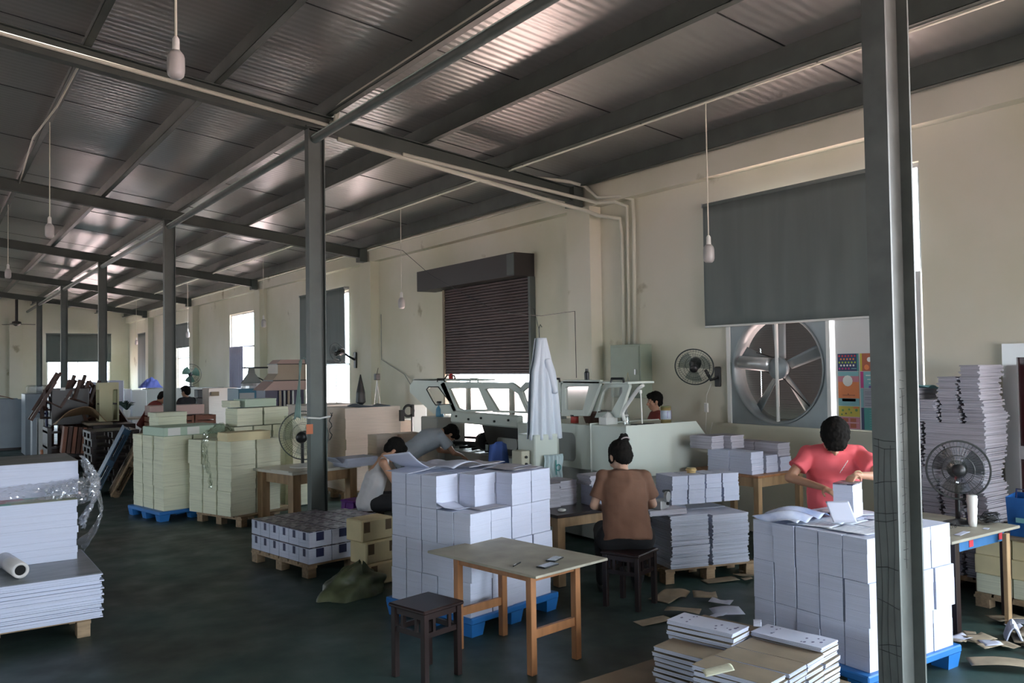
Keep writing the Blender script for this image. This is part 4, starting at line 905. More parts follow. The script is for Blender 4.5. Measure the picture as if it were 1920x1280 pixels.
t = thing('tape_dispenser', 'grey metal tape gun with a black knob beside the woman\'s right elbow', 'tool', (5.88, 6.02, .70), R(20)); mb = MB(); mb.box(-.09, .09, -.05, .05, 0, .09, ch=.01); mb.lathe([(.01, 0), (.05, 0), (.05, .03), (.01, .03)], 16, T(0, -.052, .12, rx=R(90))); mb.build('housing', ALU, t)
mb = MB(); mb.tube([(.03, -.05, .05), (.03, -.07, .05)], .016, 10); mb.tube([(.06, 0, .16), (.15, -.02, .15)], .014, 8); mb.build('knob', DARK, t)
mb = slabs(.40, .26, .05, 5, .006, 4); o = mb.build('magazine_bundle', MAG); o.location = (5.92, 6.05, .65); o.rotation_euler.z = rm; tag(o, 'thin flat bundle under the tape gun beside the woman', 'magazine bundle')
# --- rear table with bundles, against the right wall
table('side_table', 'varnished wooden table under the fan window carrying white bundles', (7.62, 6.46, 0), R(2), .80, .98, .90, ORANGEW, PINE, leg=.065, inset=(.04, .04), apron=.10, th=.025, stretch=('x', .30))
for i, (x, n, v) in enumerate(((7.36, 2, 2), (7.60, 2, 1), (7.83, 2, 0))):
    for j in range(2):
        z = .901
        for k in range(n): z = bundle(x+rnd.uniform(-.01, .01), 6.22+.31*j, z, rnd.uniform(-.03, .03), 'white bundle on the side table, %s column from left, %s, %s' % (ordn(i), ('front', 'back')[j], ('lower', 'upper')[k]), 'bundles on the side table under the fan window', 'p', v=v, scale=(.95, 1.08, .85))
for i, (x, y, zz) in enumerate(((7.83, 6.24, 1.06), (7.83, 6.57, 1.06), (7.52, 6.62, 1.14), (7.30, 6.72, 1.14))):
    z = zz
    for k in range(2): z = bundle(x, y, z, rnd.uniform(-.05, .05), 'grey magazine bundle on top of the side table piles, %s from the right, %s' % (ordn(i), ('lower', 'upper')[k]), 'top bundles on the side table', 'm', v=0, scale=(.95, 1.05, .85))
# --- books on kraft boards at the bottom of the picture
t = pallet('wooden_pallet', 'wooden pallet with a kraft board under the low magazine piles at the bottom', (3.92, 3.58, 0), R(3), 1.55, 1.28, PINEX, h=.12)
mb = MB(); mb.box(-.84, .74, -.68, .64, .121, .128); o = mb.build('kraft_board', KRAFT); o.location = (3.92, 3.58, 0); o.rotation_euler.z = R(3); tag(o, 'flat brown kraft board lying on the pallet at the bottom of the photo', 'board')
Mb = T(3.50, 2.98, 0, R(11))
SPOT = mat('ink_dots', (.10, .10, .20), .5)
def magstack(i, j, h, brown, label, off=(0, 0)):
    p = Mb @ Vector((.11+.222*i+off[0], .235+.475*j+off[1], 0)); rz0 = R(11)+rnd.uniform(-.03, .03)
    r_ = random.Random(i*7+j); z = .129; n = max(1, int((h-.129)/.032)); g = 'thin magazine bundles in the low piles at the bottom'
    for k in range(n):
        o = thing('magazine_bundle', 'thin magazine bundle, %s from the bottom, low pile %s from the left, %s row' % (ordn(k), ordn(i), ('near', 'far')[j]) if k < n-1 else label, 'magazine bundle', (p.x+r_.uniform(-.008, .008), p.y+r_.uniform(-.008, .008), z), rz0+r_.uniform(-.03, .03), g if k < n-1 else None)
        mb = slabs(.212, .462, .024, 4, .003, i*10+j+k); mb.build('pages', PAPER, o)
        mb = MB(); mb.grid(lambda u, v: (.214*(u-.5), .466*(v-.5), .0255+.001*math.sin(v*7)), 2, 8); oo = mb.build('cover', KRAFT if brown or k < n-1 else PAPERT, o); oo.modifiers.new('th', 'SOLIDIFY').thickness = .002
        if not brown and k == n-1:
            mb = MB()
            for q in range(12):
                x, y, rr_ = r_.uniform(-.08, .08), r_.choice([.18, .13, -.1, -.17])+r_.uniform(-.03, .03), r_.uniform(.004, .010); mb.prism([(x+rr_*1.5*math.cos(a_*.785), y+rr_*math.sin(a_*.785)) for a_ in range(8)], .0275, .0282, 'z')
            mb.build('print', SPOT, o)
        z += .032
magstack(3, 1, .47, False, 'white magazines with dark dots, topmost of the far left low pile')
magstack(4, 1, .41, True, 'brown card on top of the far right low pile')
magstack(4, 0, .44, False, 'white magazine cover with dots, topmost beside the big white pile')
magstack(3, 0, .41, True, 'brown card topmost on the second low pile from the big white pile')
magstack(2, 0, .40, True, 'brown card topmost on the middle low pile')
magstack(1, 0, .39, True, 'brown card with a torn yellow corner topmost on the fourth low pile')
magstack(0, 0, .30, True, 'brown card topmost on the leftmost low pile at the bottom edge')
magstack(2, 1, .36, True, 'brown card topmost in the far row left of the dotted magazines', (-.03, -.06))
sheet(at(1420, 1168, Z=.46), R(40), .16, .05, lambda u, v: .012*math.sin(u*6)+.004, 'torn white strip sticking out between the low magazine piles')
sheet(at(1345, 1262, Z=.42), R(-30), .16, .10, lambda u, v: .03*u+.012*math.sin(v*3)+.002, 'crumpled yellowish paper at the bottom edge between the low piles', CREAM)

# --- right hand corner: blue-edged table, fan, cups, cable, bag, tall magazine wall
table('blue_edged_table', 'grey-topped table with a chipped blue edge at the right', (6.79, 3.80, 0), 0, 1.04, .82, .75, PLY, DKWOOD, leg=.06, inset=(.13, .06), apron=.085, th=.022, legs_mt=None, ap_mt=mat('chipped_blue_paint', (.03, .15, .36), .5, var=.3, vscale=5))
mb = MB(); mb.box(7.02, 7.075, 3.36, 3.395, 0, .72, ch=.003); o = mb.build('timber_post', PINE); tag(o, 'pale timber post bracing the front right corner of the blue-edged table', 'timber')
for q_ in (6.6, 7.05): mb = MB(); mb.box(q_, q_+.06, 3.434, 3.4365, .66, .71); o = mb.build('paint_chip', PC['red']); o.parent = [x for x in C.objects if x.name == 'blue_edged_table'][0]; o.location = (-6.79, -3.80, 0)
GRY = mat('dark_fan', (.04, .045, .045), .35)
t = thing('desk_fan', 'black desk fan standing on the blue-edged table at the right', 'fan', (7.00, 3.72, .751))
fan_head(t, .235, T(-.03, -.02, .445, R(212), ry=R(-4)), 48, GRY, glassy('grey_blade', (.35, .36, .37), .15))
mb = MB(); mb.tube([(.04, .03, 0), (.04, .03, .3), (.05, .03, .42)], .019, 10); mb.build('stem', DARK, t)
mb = MB(); mb.lathe([(.12, 0), (.12, .012), (.06, .03), (.03, .04)], 22); mb.build('foot', DARK, t)
t = thing('paper_cups', 'two stacked columns of white paper cups taped into one roll on the table', 'cups', (6.98, 3.60, .751))
mb = MB(); mb.lathe([(.030, 0), (.035, .07), (.033, .072), (.040, .15), (.036, .152), (.043, .225), (.038, .226), (.040, .245), (.036, .25)], 20); mb.build('cup_stack', WHITEP, t, True)
t = thing('cable_heap', 'tangled heap of thin black cable on the right end of the table', 'cable', (7.18, 3.56, .753)); mb = MB(); r_ = random.Random(4)
for q in range(34):
    a_ = r_.uniform(0, 6.28); c0 = Vector((r_.gauss(0, .05), r_.gauss(0, .025), .02+.06*r_.random())); rr_ = r_.uniform(.025, .06); tl = r_.uniform(-.7, .7); pts = []
    for s_ in range(9):
        q_ = a_+s_*.62; pts.append((c0.x+rr_*1.3*math.cos(q_), c0.y+rr_*.8*math.sin(q_), max(.004, c0.z+rr_*.5*math.sin(q_)*tl)))
    mb.tube(pts, .0032, 4)
mb.build('cable_loops', DARK, t)
t = thing('blue_roll', 'short dark blue roll standing between the cups and the cable heap', 'roll', (7.06, 3.66, .751)); mb = MB(); mb.lathe([(.028, 0), (.028, .10)], 16); mb.build('winding', SPINE, t)
t = thing('glasses', 'wire spectacles lying left of the paper cups', 'glasses', (6.80, 3.66, .752)); mb = MB()
for s_ in (-1, 1): mb.ring((s_*.032, 0, .02), .022, .002, 16, 4, None, 'y'); mb.tube([(s_*.055, 0, .03), (s_*.055, .12, .004)], .0018, 4)
mb.tube([(-.01, 0, .028), (.01, 0, .028)], .0018, 4); mb.build('wire_frame', DARK, t)
sheet((6.62, 3.50, .752), R(8), .20, .05, lambda u, v: .003, 'narrow white strip of paper near the left end of the blue-edged table')
sheet((6.95, 3.48, .752), R(10), .06, .04, lambda u, v: .002+.002*u, 'scrap of white paper near the front edge of the blue-edged table')
# cream boxes behind the table, with a board on top
pallet('wooden_pallet', 'wooden pallet under the cream boxes by the right wall', (7.82, 3.36, 0), 0, .86, .92, PINEX, h=.12)
for k in range(3):
    for i in range(3):
        for j in range(3):
            if j and i: continue
            mb = MB(); mb.box(-.135, .135, -.145, .145, 0, .158, ch=.006); o = mb.build('cream_box', YELLOW if (i+k) % 3 else CREAM); o.location = (7.54+.28*i, 3.06+.30*j+.01*(k % 2), .121+.16*k); tag(o, 'cream wrapped box by the right wall, %s layer, %s from the left, %s row' % (ordn(k), ordn(i), ordn(j)), 'box', 'cream boxes under the board by the right wall')
mb = MB(); mb.box(7.38, 8.28, 2.9, 3.84, .602, .622); o = mb.build('shelf_board', KRAFT); tag(o, 'brown board lying on the cream boxes by the right wall', 'board')
BAGB = mat('blue_bag', (.02, .13, .42), .35, var=.3, vscale=6)
t = thing('shopping_bag', 'blue shopping bag with pale print standing on the board', 'bag', (7.58, 3.44, .623)); mb = MB()
mb.add([(-.10, -.13, 0), (.08, -.13, 0), (.08, .12, 0), (-.10, .12, 0), (-.13, -.15, .33), (.05, -.14, .35), (.05, .12, .35), (-.12, .13, .32)], [(3, 2, 1, 0), (0, 1, 5, 4), (1, 2, 6, 5), (2, 3, 7, 6), (3, 0, 4, 7)]); o = mb.build('bag_body', BAGB, t); o.modifiers.new('th', 'SOLIDIFY').thickness = .004
mb = MB()
for s_ in (-1, 1): mb.tube([(-.12+.0*s_, -.05, .31), (-.14, -.04, .40), (-.14, .03, .40), (-.11, .05, .31)] if s_ < 0 else [(.04, -.05, .33), (.03, -.04, .42), (.03, .03, .42), (.04, .05, .33)], .007, 5)
mb.build('handle', SPINE, t)
mb = MB(); mb.box(-.1255, -.1245, -.02, .05, .12, .16); mb.add([(-.115, -.145, .03), (-.03, -.147, .03), (-.045, -.158, .31), (-.115, -.16, .31)], [(0, 1, 2, 3)]); mb.build('print', PC['sky'], t)
# wall of magazines
zc_ = .0; pallet('wooden_pallet', 'wooden pallet under the tall magazine stacks by the right wall', (8.08, 4.33, 0), 0, .46, .84, PINEX, h=.12)
heights = [2.02, 2.10, 1.90, 1.88]
lev = .121; k = 0
TM = [mesh_of(slabs(.40, .176, h, n, .016, s+30), 'bundle_mesh', MAG) for s, (h, n) in enumerate(((.105, 9), (.105, 10), (.105, 8)))]
TL = [mesh_of(slabs(.40, .56, h, n, .008, s+40), 'bundle_mesh', MAG) for s, (h, n) in enumerate(((.105, 8), (.105, 9)))]
lab = 'bundle of magazines, pages out, in the tall stacks behind the desk fan'
while lev < 2.06:
    if k in (11, 12):
        put('magazine_bundle', TL[k % 2], (8.08, 4.21, lev), rnd.uniform(-.02, .02), '%s long bundle of magazines lying across the middle of the tall stacks' % ('lower' if k == 11 else 'upper'), 'magazine bundle', 'long bundles in the tall stacks')
        put('magazine_bundle', TM[0], (8.08, 4.62, lev), 0, '%s short bundle left of the long bundles in the tall stacks' % ('lower' if k == 11 else 'upper'), 'magazine bundle', 'bundles in the tall stacks by the right wall')
    else:
        for i in range(4):
            top = (2.12, 1.98, 1.80, 1.84)[i]
            if lev+.1 > top: continue
            put('magazine_bundle', TM[rnd.randrange(3)], (8.08+rnd.uniform(-.03, .015)+.02*math.sin(k*.7), 4.03+.205*i+.022*math.sin(k*.9+i), lev), rnd.uniform(-.04, .04), 'magazine bundle in the tall stacks, %s layer from the floor, %s column from the right' % (ordn(k), ordn(i)), 'magazine bundle', 'bundles in the tall stacks by the right wall')
    lev += .107; k += 1
sheet((8.0, 4.6, 1.835), R(5), .3, .3, lambda u, v: .02*math.sin(u*5+v*3)+.003, 'crumpled turquoise bag on top of the tall magazine stacks', PC['sky'], 'flat_bag', 'bag')
# aluminium framed glass door in the right wall, far right of the picture
t = struct('door_1', MB().frame([(2.85, 0.002), (4.03, 0.002), (4.03, 2.24), (2.85, 2.24)], [(2.99, .12), (3.90, .12), (3.90, 2.11), (2.99, 2.11)], 8.44, 8.498, 'x'), ALU)
mb = MB(); mb.box(8.445, 8.495, 2.99, 3.90, 1.16, 1.28); mb.build('mid_rail', ALU, t)
mb = MB(); mb.box(8.47, 8.485, 2.99, 3.90, .12, 2.11); mb.build('dark_pane', mat('dark_door_glass', (.035, .008, .010), .12), t)
mb = MB(); mb.prism([(3.80+.035*math.cos(i*.52), 2.03+.022*math.sin(i*.52)) for i in range(12)], 8.464, 8.4695, 'x'); mb.build('sticker', WHITEP, t)
# paper scraps on the floor
r_ = random.Random(21); SCR = mat('kraft_scrap', (.33, .27, .19), .8, var=.3, vscale=7)
regions = [(7.0, 3.1, .55, .35, 26), (6.35, 3.3, .25, .25, 7), (6.95, 2.75, .5, .3, 10), (6.75, 5.7, .35, .25, 8), (5.55, 4.95, .35, .22, 5), (7.5, 5.3, .3, .3, 5)]
nS = 0
for cx, cy, sx, sy, n_ in regions:
    for q in range(n_):
        x, y = cx+r_.gauss(0, sx*.5), cy+r_.gauss(0, sy*.5); w_, d_ = r_.uniform(.09, .30), r_.uniform(.07, .20); ph = r_.uniform(0, 6)
        sheet((x, y, .003+.0016*nS % .05), r_.uniform(0, 6.28), w_, d_, lambda u, v: .004+.02*abs(math.sin(u*2.5+ph))*v, 'torn scrap of brown wrapping paper on the floor', SCR if r_.random() < .8 else PAPERT, 'paper_scrap', 'scrap', 5, 4, group='torn paper scraps on the floor'); nS += 1
sheet(at(1880, 1245, Z=.03), R(-50), .42, .17, lambda u, v: .02*math.sin(u*3)+.004, 'largest flat strip of grey-brown card among the scraps at the right', SCR, 'card_strip', 'card')
sheet(at(1255, 1120, Z=.005), R(10), .34, .22, lambda u, v: .05*abs(math.sin(u*4+v*2))*u+.003, 'crumpled pale wrapping paper on the floor behind the low piles', SCR, 'wrapping_paper', 'paper')
sheet(at(1225, 1165, Z=.005), R(-10), .30, .14, lambda u, v: .012*u+.003, 'flat piece of brown card on the floor left of the low piles', SCR, 'card_strip', 'card')
sheet(at(1350, 1088, Z=.005), R(-20), .34, .16, lambda u, v: .012*u+.003, 'flat piece of brown card on the floor by the magazine pallet', SCR, 'card_strip', 'card')
t = thing('paper_wad', 'thick white crumpled wad of card at the right edge among the scraps', 'paper', at(1900, 1200, Z=0), R(30)); mb = MB(); mb.grid(lambda u, v: (-.10+.2*u, -.06+.12*v, .12*math.sin(math.pi*v)+.02*math.sin(u*9)), 10, 8); o = mb.build('folded_sheet', PAPERT, t); o.modifiers.new('th', 'SOLIDIFY').thickness = .01
# book block the red-shirted worker is holding
t = thing('book_block_in_hand', 'single white book block standing upright under the hand of the worker in red', 'book block', onr(.60, .56, zr+.002), R(14)); slabs(.185, .14, .235, 5, .002, 77).build('sheets', PAPER, t)
mb = MB(); mb.box(-.093, .093, -.071, .071, .2355, .243); mb.build('cover', COVERD, t)
# ---------------------------------------------------------------- cream piles, desk with fan, parcels, sack
def cream_block(w_, d_, h, x, y, z, rz_, label, group=None, mt=CREAM, n=5, name='paper_block', cat='paper block', jit=.004):
    mb = slabs(w_, d_, h, n, jit, int(x*31+z*77) % 97); o = mb.build(name, mt); o.location = (x, y, z); o.rotation_euler.z = rz_; return tag(o, label, cat, group)
def cream_pile(cx, cy, rz_, nx, ny, cw, cd, layers, z0, label, group, mt=CREAM):
    M = T(cx, cy, 0, rz_)
    for k, h in enumerate(layers):
        for i in range(nx):
            for j in range(ny):
                if 0 < j and 0 < i and k < len(layers)-1: continue
                p = M @ Vector((cw*(i+.5), cd*(j+.5), 0)); cream_block(cw-.03, cd-.03, h-.002, p.x+rnd.uniform(-.008, .008), p.y+rnd.uniform(-.008, .008), z0+sum(layers[:k]), rz_+rnd.uniform(-.01, .01), label+', %s layer, %s' % (ordn(k), ('left front', 'middle front', 'right front', 'left middle', 'centre', 'right middle', 'left rear', 'middle rear', 'right rear')[(0 if i == 0 else 2 if i == nx-1 else 1)+3*(0 if j == 0 else 2 if j == ny-1 else 1)]), group, mt)
GREENW = mat('pale_green_paper', (.42, .55, .44), .6)
# pile A (left), seen corner on
pallet('plastic_pallet', 'blue plastic pallet under the left cream paper pile', (3.12, 13.22, 0), R(12), 1.06, 1.06, BLUEP, board=False, h=.14)
cream_pile(2.76, 12.62, R(12), 2, 3, .44, .34, (.34, .36, .34), .141, 'cream block on the blue pallet', 'cream blocks of the left pile')
t = thing('green_wrapped_ream', 'pale green wrapped ream with two white labels lying on the left cream pile', 'ream', (3.10, 12.95, 1.185), R(12)); mb = MB(); mb.box(-.42, .50, -.33, .35, 0, .125, ch=.008); mb.build('wrapper', GREENW, t)
mb = MB(); mb.box(-.36, -.18, -.335, -.331, .01, .115); mb.box(-.08, .10, -.335, -.331, .01, .115); mb.build('label', WHITEP, t)
cream_block(.42, .34, .24, 3.02, 13.45, 1.185, R(10), 'cream paper block at the back of the left pile', None)
cream_block(.46, .30, .06, 3.0, 13.40, 1.43, R(10), 'smaller cream block topmost at the back of the left pile', None)
# pile B (right)
pallet('wooden_pallet', 'wooden pallet under the right cream paper pile', (3.80, 12.10, 0), R(20), 1.0, 1.0, PINEX, h=.14)
cream_pile(3.38, 11.55, R(20), 2, 3, .43, .32, (.33, .34, .33), .141, 'cream block on the wooden pallet', 'cream blocks of the right pile')
t = thing('paper_box', 'flat cream and yellow box lying on the front of the right cream pile', 'box', (3.62, 11.72, 1.145), R(8)); slabs(.62, .30, .115, 3, .003, 2).build('sheets', YELLOW, t)
FILM2 = glassy('film_wrap', (.86, .88, .84), .16)
t = thing('stretch_film', 'crumpled clear film lying on the left shoulder of the right cream pile', 'plastic film', (3.42, 11.95, 1.146)); mb = MB()
mb.grid(lambda u, v: (-.20+.34*u, -.15+.4*v, .10+.12*math.sin(math.pi*u)*math.sin(math.pi*v)+.05*noise.noise(Vector((u*7, v*7, 3)))), 26, 26)
mb.grid(lambda u, v: (-.22-.03*math.sin(v*5)+.03*noise.noise(Vector((u*9, v*12, 1))), -.10+.35*u+.03*noise.noise(Vector((u*9, v*12, 7))), .10-.75*v), 18, 40); mb.build('film', FILM2, t)
# high cream stacks behind
cream_pile(3.75, 12.62, R(14), 3, 1, .33, .40, (.42, .42, .40), .02, 'cream block in the high stack behind', 'cream blocks in the high stack')
cream_pile(3.80, 12.64, R(14), 2, 1, .45, .36, (.26,), 1.27, 'wide cream block on the high stack', 'top cream blocks of the high stack')
cream_block(.52, .34, .115, 4.16, 12.92, 1.545, R(12), 'pale green topped ream highest on the cream stacks', None, GREENW)
cream_block(.16, .25, .10, 3.78, 12.86, 1.545, R(12), 'small cream block beside the highest green ream', None)
cream_pile(4.62, 12.6, R(10), 1, 1, .62, .60, (.7, .66), .02, 'big pale block behind the fan desk', 'pale blocks behind the fan desk')
# desk with the fan
DKT = mat('white_laminate', (.62, .60, .52), .45)
table('fan_desk', 'wooden desk with a pale top carrying the round fan, behind the second column', (4.36, 11.30, 0), R(14), 1.12, .92, .76, DKT, PINE, leg=.12, inset=(.10, .10), apron=.14, th=.035, legs_mt=PINE)
sheet_b = thing('paper_pad', 'thick pad of pale paper on the left half of the fan desk', 'pad', (4.05, 11.02, .761), R(16)); slabs(.42, .38, .02, 2, .003, 6).build('sheets', DKT, sheet_b)
t = thing('desk_fan', 'round cage fan seen from behind on the desk by the second column', 'fan', (4.22, 11.12, .782))
fan_head(t, .33, T(.02, 0, .42, R(58), ry=R(-6)), 56, mat('grey_wire', (.10, .11, .10), .4), glassy('pale_blade', (.7, .75, .74), .12))
mb = MB(); mb.tube([(0, 0, .02), (0, 0, .34)], .022, 10); mb.build('stem', DARK, t)
mb = MB(); mb.lathe([(.17, 0), (.17, .012), (.07, .035), (.03, .05)], 22); mb.build('foot', WHITEP, t)
mb = MB(); mb.tube([(4.18, 11.0, 1.62), (4.16, 11.0, 1.45), (4.12, 11.0, 1.36)], .005, 5); o = mb.build('cable', DARK); tag(o, 'thin black cable running up behind the round cage fan', 'cable'); bpy.data.objects.remove(o)
t = thing('orange_tape', 'square of orange tape stuck on the left edge of the second column', 'sticker', (3.955, BY[2]-.04, 1.36)); mb = MB(); mb.box(-.085, 0, -.03, -.026, -.06, .06); mb.build('tape', mat('orange_tape', (.55, .14, .04), .5), t)
t = thing('cloth_tie', 'twisted pale rag tied around the second column', 'rag', (4.035, BY[2], 1.50)); mb = MB(); a_ = .135
mb.tube([(-a_, -.085, 0), (0, -.09, -.012), (a_, -.085, .005), (a_, .085, .0), (0, .09, .01), (-a_, .085, .0), (-a_, -.085, 0)], .012, 6); mb.build('band', WHITEP, t)
TEALC = mat('teal_apron', (.22, .33, .30), .85, var=.3, vscale=5)
t = thing('hanging_apron', 'pale teal apron hanging on the left side of the second column', 'apron', (3.86, BY[2]-.02, 2.18)); mb = MB()
mb.grid(lambda u, v: (-.03-.10*v*(1-u)-.045*u+.0*v, -.02+.014*math.sin(u*16+v*3)-.05*u, -.70*v+.04*math.sin(u*3)), 20, 16); o = mb.build('cloth', TEALC, t, True); o.modifiers.new('th', 'SOLIDIFY').thickness = .008
mb = MB(); mb.tube([(-.03, -.02, 0), (0, 0, .06), (.04, .02, .05)], .004, 5); mb.build('strap', TEALC, t)
t = thing('knotted_rope', 'knotted black rope hanging on the right side of the second column', 'cord', (4.16, BY[2]-.07, 1.55)); mb = MB(); pts = [(.02*math.sin(i*1.7)+.02, -.01, -.34*i/10) for i in range(11)]; mb.tube(pts, .006, 5); mb.tube([(.02, -.01, -.05), (.05, -.01, .0)], .004, 4); mb.build('cord_strand', DARK, t)
# wrapped parcels leaning by the tall white pile
t0 = []
Mq = T(3.66, 7.72, 0, R(12))
YB = [((-.02, .0, .002), .30), ((.04, .0, .24), .28), ((.07, .02, .47), .26)]
mesh = None
for k in range(3):
    for i in range(1):
        t = thing('wrapped_parcel', ('bottom', 'middle', 'top')[k]+' yellowish wrapped parcel with brown end labels beside the tall white pile', 'parcel', (0, 0, 0))
        p = Mq @ Vector((.03-.03*k, .02*k, .002+.212*k)); t.location = p; t.rotation_euler = (0, 0, R(10)+rnd.uniform(-.05, .05))
        mb = MB(); mb.box(-.19, .19, -.13, .13, 0, .21, ch=.012); mb.build('wrapper', YELLOW, t)
        for s_ in (-1, 1):
            mb = MB(); mb.box(s_*.13-.036, s_*.13+.036, -.1325, -.1305, .09, .19); mb.build('label', BROWNTAPE, t)
SACK = mat('olive_plastic_sack', (.10, .12, .06), .45, var=.5, vscale=7, bump=.4, bscale=14)
t = thing('plastic_sack', 'crumpled olive green plastic sack lying on the floor before the parcels', 'sack', (3.30, 7.46, 0), R(10)); mb = MB()
def sk(u, v):
    a_ = 2*math.pi*u; s_ = math.sin(math.pi*v*.5); n_ = noise.noise(Vector((math.cos(a_)*1.6, math.sin(a_)*1.6, v*2.4))); r0 = (.25*s_+.02)*(1+.4*n_+.14*noise.noise(Vector((math.cos(a_)*5, math.sin(a_)*5, v*7))))
    z = .26*(1-v)**.7*(1+.25*n_)+.003
    return (r0*math.cos(a_)*1.15+.10*(1-v), r0*math.sin(a_)*.75, z if v < .98 else .003)
mb.grid(sk, 44, 16); mb.build('sack_body', SACK, t, True)
# low stool in purple, boxes near the man in the vest
t = thing('purple_stool', 'purple plastic stool behind the dark-covered books', 'stool', (4.62, 10.28, 0), R(10)); PUR = mat('purple_plastic', (.13, .02, .22), .4)
mb = MB(); mb.box(-.15, .15, -.15, .15, .38, .41, ch=.01); mb.build('seat', PUR, t)
for sx in (-1, 1):
    for sy in (-1, 1): mb = MB(); mb.add([(sx*.09+a_*.045, sy*.09+b_*.045, .379) for a_, b_ in ((-1,-1),(1,-1),(1,1),(-1,1))]+[(sx*.125+a_*.03, sy*.125+b_*.03, 0) for a_, b_ in ((-1,-1),(1,-1),(1,1),(-1,1))], [(3,2,1,0),(4,5,6,7),(0,1,5,4),(1,2,6,5),(2,3,7,6),(3,0,4,7)]); mb.build('leg', PUR, t)
mb = MB(); mb.box(-.13, .13, -.135, .135, .1, .379); mb.build('skirt', PUR, t)
# pinkish cream piles between the second column and the machine
PINKP = mat('warm_cream_paper', (.68, .58, .50), .75, var=.12, vscale=1.0, bump=.2, bscale=1., stretch=(3, 3, 160))
def pile(cx, cy, w_, d_, h, label, mt=PINKP, rz_=0, z=.0, n=8): cream_block(w_, d_, h, cx, cy, z, rz_, label, None, mt, n, 'paper_pile', 'paper pile', .01)
pallet('wooden_pallet', 'wooden pallet under the tall warm cream pile left of the machine', (6.05, 13.2, 0), 0, 1.1, 1.0, PINEX, h=.13)
pile(6.05, 13.2, .98, .9, 1.33, 'tall warm cream paper pile with dark sheets on top, left of the machine', z=.131)
pile(6.05, 14.9, 1.0, 1.0, 1.45, 'pinkish paper pile just right of the second column')
pile(7.35, 13.4, .75, .7, 1.18, 'brightly lit pinkish pile by the shutter opening')
for i, x in enumerate((5.62, 5.90+.12)):
    for k in range(4): cream_block(.34, .30, .27, x, 11.55, .02+.275*k, rnd.uniform(-.03, .03), 'pale pink block behind the man in the vest, %s stack, %s from the floor' % (('left', 'right')[i], ordn(k)), 'pink blocks behind the man in the vest', PINKP, 3)
mb = MB(); mb.grid(lambda u, v: (5.85+.55*u, 12.85+.5*v, 1.475+.03*math.sin(u*7)*v), 12, 8); o = mb.build('dark_sheets', mat('slate_sheets', (.07, .09, .11), .6), None, True); o.modifiers.new('th', 'SOLIDIFY').thickness = .02; tag(o, 'slate grey loose sheets on the tall warm cream pile', 'sheets')
t = thing('black_umbrella', 'folded black umbrella leaning on the wall behind the cream pile', 'umbrella', (at(676, 720, Y=16.2).x, 16.2, 0)); mb = MB(); mb.lathe([(.01, 1.32), (.10, 1.4), (.09, 1.6), (.03, 1.88), (.01, 1.97)], 12); mb.tube([(0, 0, 0), (0, 0, 1.45)], .012, 6); mb.build('canopy', DARK, t)
t = thing('metal_stand', 'thin tripod stand with a small black head beside the umbrella', 'stand', (at(707, 715, Y=16.0).x, 16.0, 0)); mb = MB()
for a_ in (0, 2.1, 4.2): mb.tube([(0, 0, 1.85), (.25*math.cos(a_), .25*math.sin(a_), 0)], .010, 5)
mb.build('tripod_legs', ALU, t); mb = MB(); mb.box(-.05, .05, -.05, .05, 1.85, 1.98, ch=.01); mb.tube([(0, 0, 1.98), (.03, 0, 2.1)], .008, 5); mb.build('head', DARK, t)
pile(4.92, 10.95, .50, .34, .12, 'open white sheets and a low white block on the right end of the fan desk', PAPER, R(10), .762, 4)
sheet((4.70, 11.0, .765), R(10), .34, .3, lambda u, v: .22*max(0, .7-u)**1.4+.003, 'curled white sheets standing up on the fan desk right of the column')
t = thing('white_cabinet', 'white steel cabinet glowing in the shutter light left of the machine', 'cabinet', (7.35, 12.3+.75, 0)); bpy.data.objects.remove(t)
mb = MB(); mb.box(at(772, 760, Y=12.62).x, at(800, 760, Y=12.62).x, 12.62, 12.66, .0, at(780, 759, Y=12.62).z, ch=.005); o = mb.build('steel_panel', WHITEP); tag(o, 'white steel panel with a round reel at the far end of the machine', 'panel')
t = thing('cable_reel', 'dark reel and lever fixed before the white panel at the end of the machine', 'reel', (at(766, 770, Y=12.5).x, 12.5, at(766, 770, Y=12.5).z)); mb = MB(); mb.ring((0, 0, 0), .09, .022, 20, 6, None, 'y'); mb.box(-.16, -.09, -.03, .03, -.16, .02); mb.box(.05, .09, -.03, .03, -.10, .10); mb.tube([(.06, 0, -.1), (.06, 0, -1.32)], .015, 6); mb.build('reel_body', DARK, t)
# ---------------------------------------------------------------- people
def skin_mat(name, c): 
    m_ = mat(name, c, .55, var=.10, vscale=8); m_.node_tree.nodes['Principled BSDF'].inputs['Subsurface Weight'].default_value = .05; return m_
SKIN = skin_mat('skin', (.46, .25, .16)); SKIN2 = skin_mat('skin_pale', (.52, .32, .23)); HAIR = mat('black_hair', (.007, .006, .005), .85, spec=.15, bump=.5, bscale=60, stretch=(1, 1, .2)); LIP = mat('lips', (.38, .14, .11), .5)
EYEW = mat('eye_white', (.55, .52, .50), .3)
def cloth(name, c, var=.12): return mat(name, c, .85, var=var, vscale=5, bump=.15, bscale=30)
def remesh(o, vox, sm=4, disp=0, dscale=.12, tname='folds'):
    r_ = o.modifiers.new('r', 'REMESH'); r_.mode = 'VOXEL'; r_.voxel_size = vox; r_.use_smooth_shade = True
    s = o.modifiers.new('s', 'SMOOTH'); s.factor = .5; s.iterations = sm
    if disp:
        tx = bpy.data.textures.get(tname) or bpy.data.textures.new(tname, 'CLOUDS'); tx.noise_scale = dscale; tx.noise_depth = 1
        d = o.modifiers.new('d', 'DISPLACE'); d.texture = tx; d.strength = disp; d.mid_level = .5; d.texture_coords = 'LOCAL'
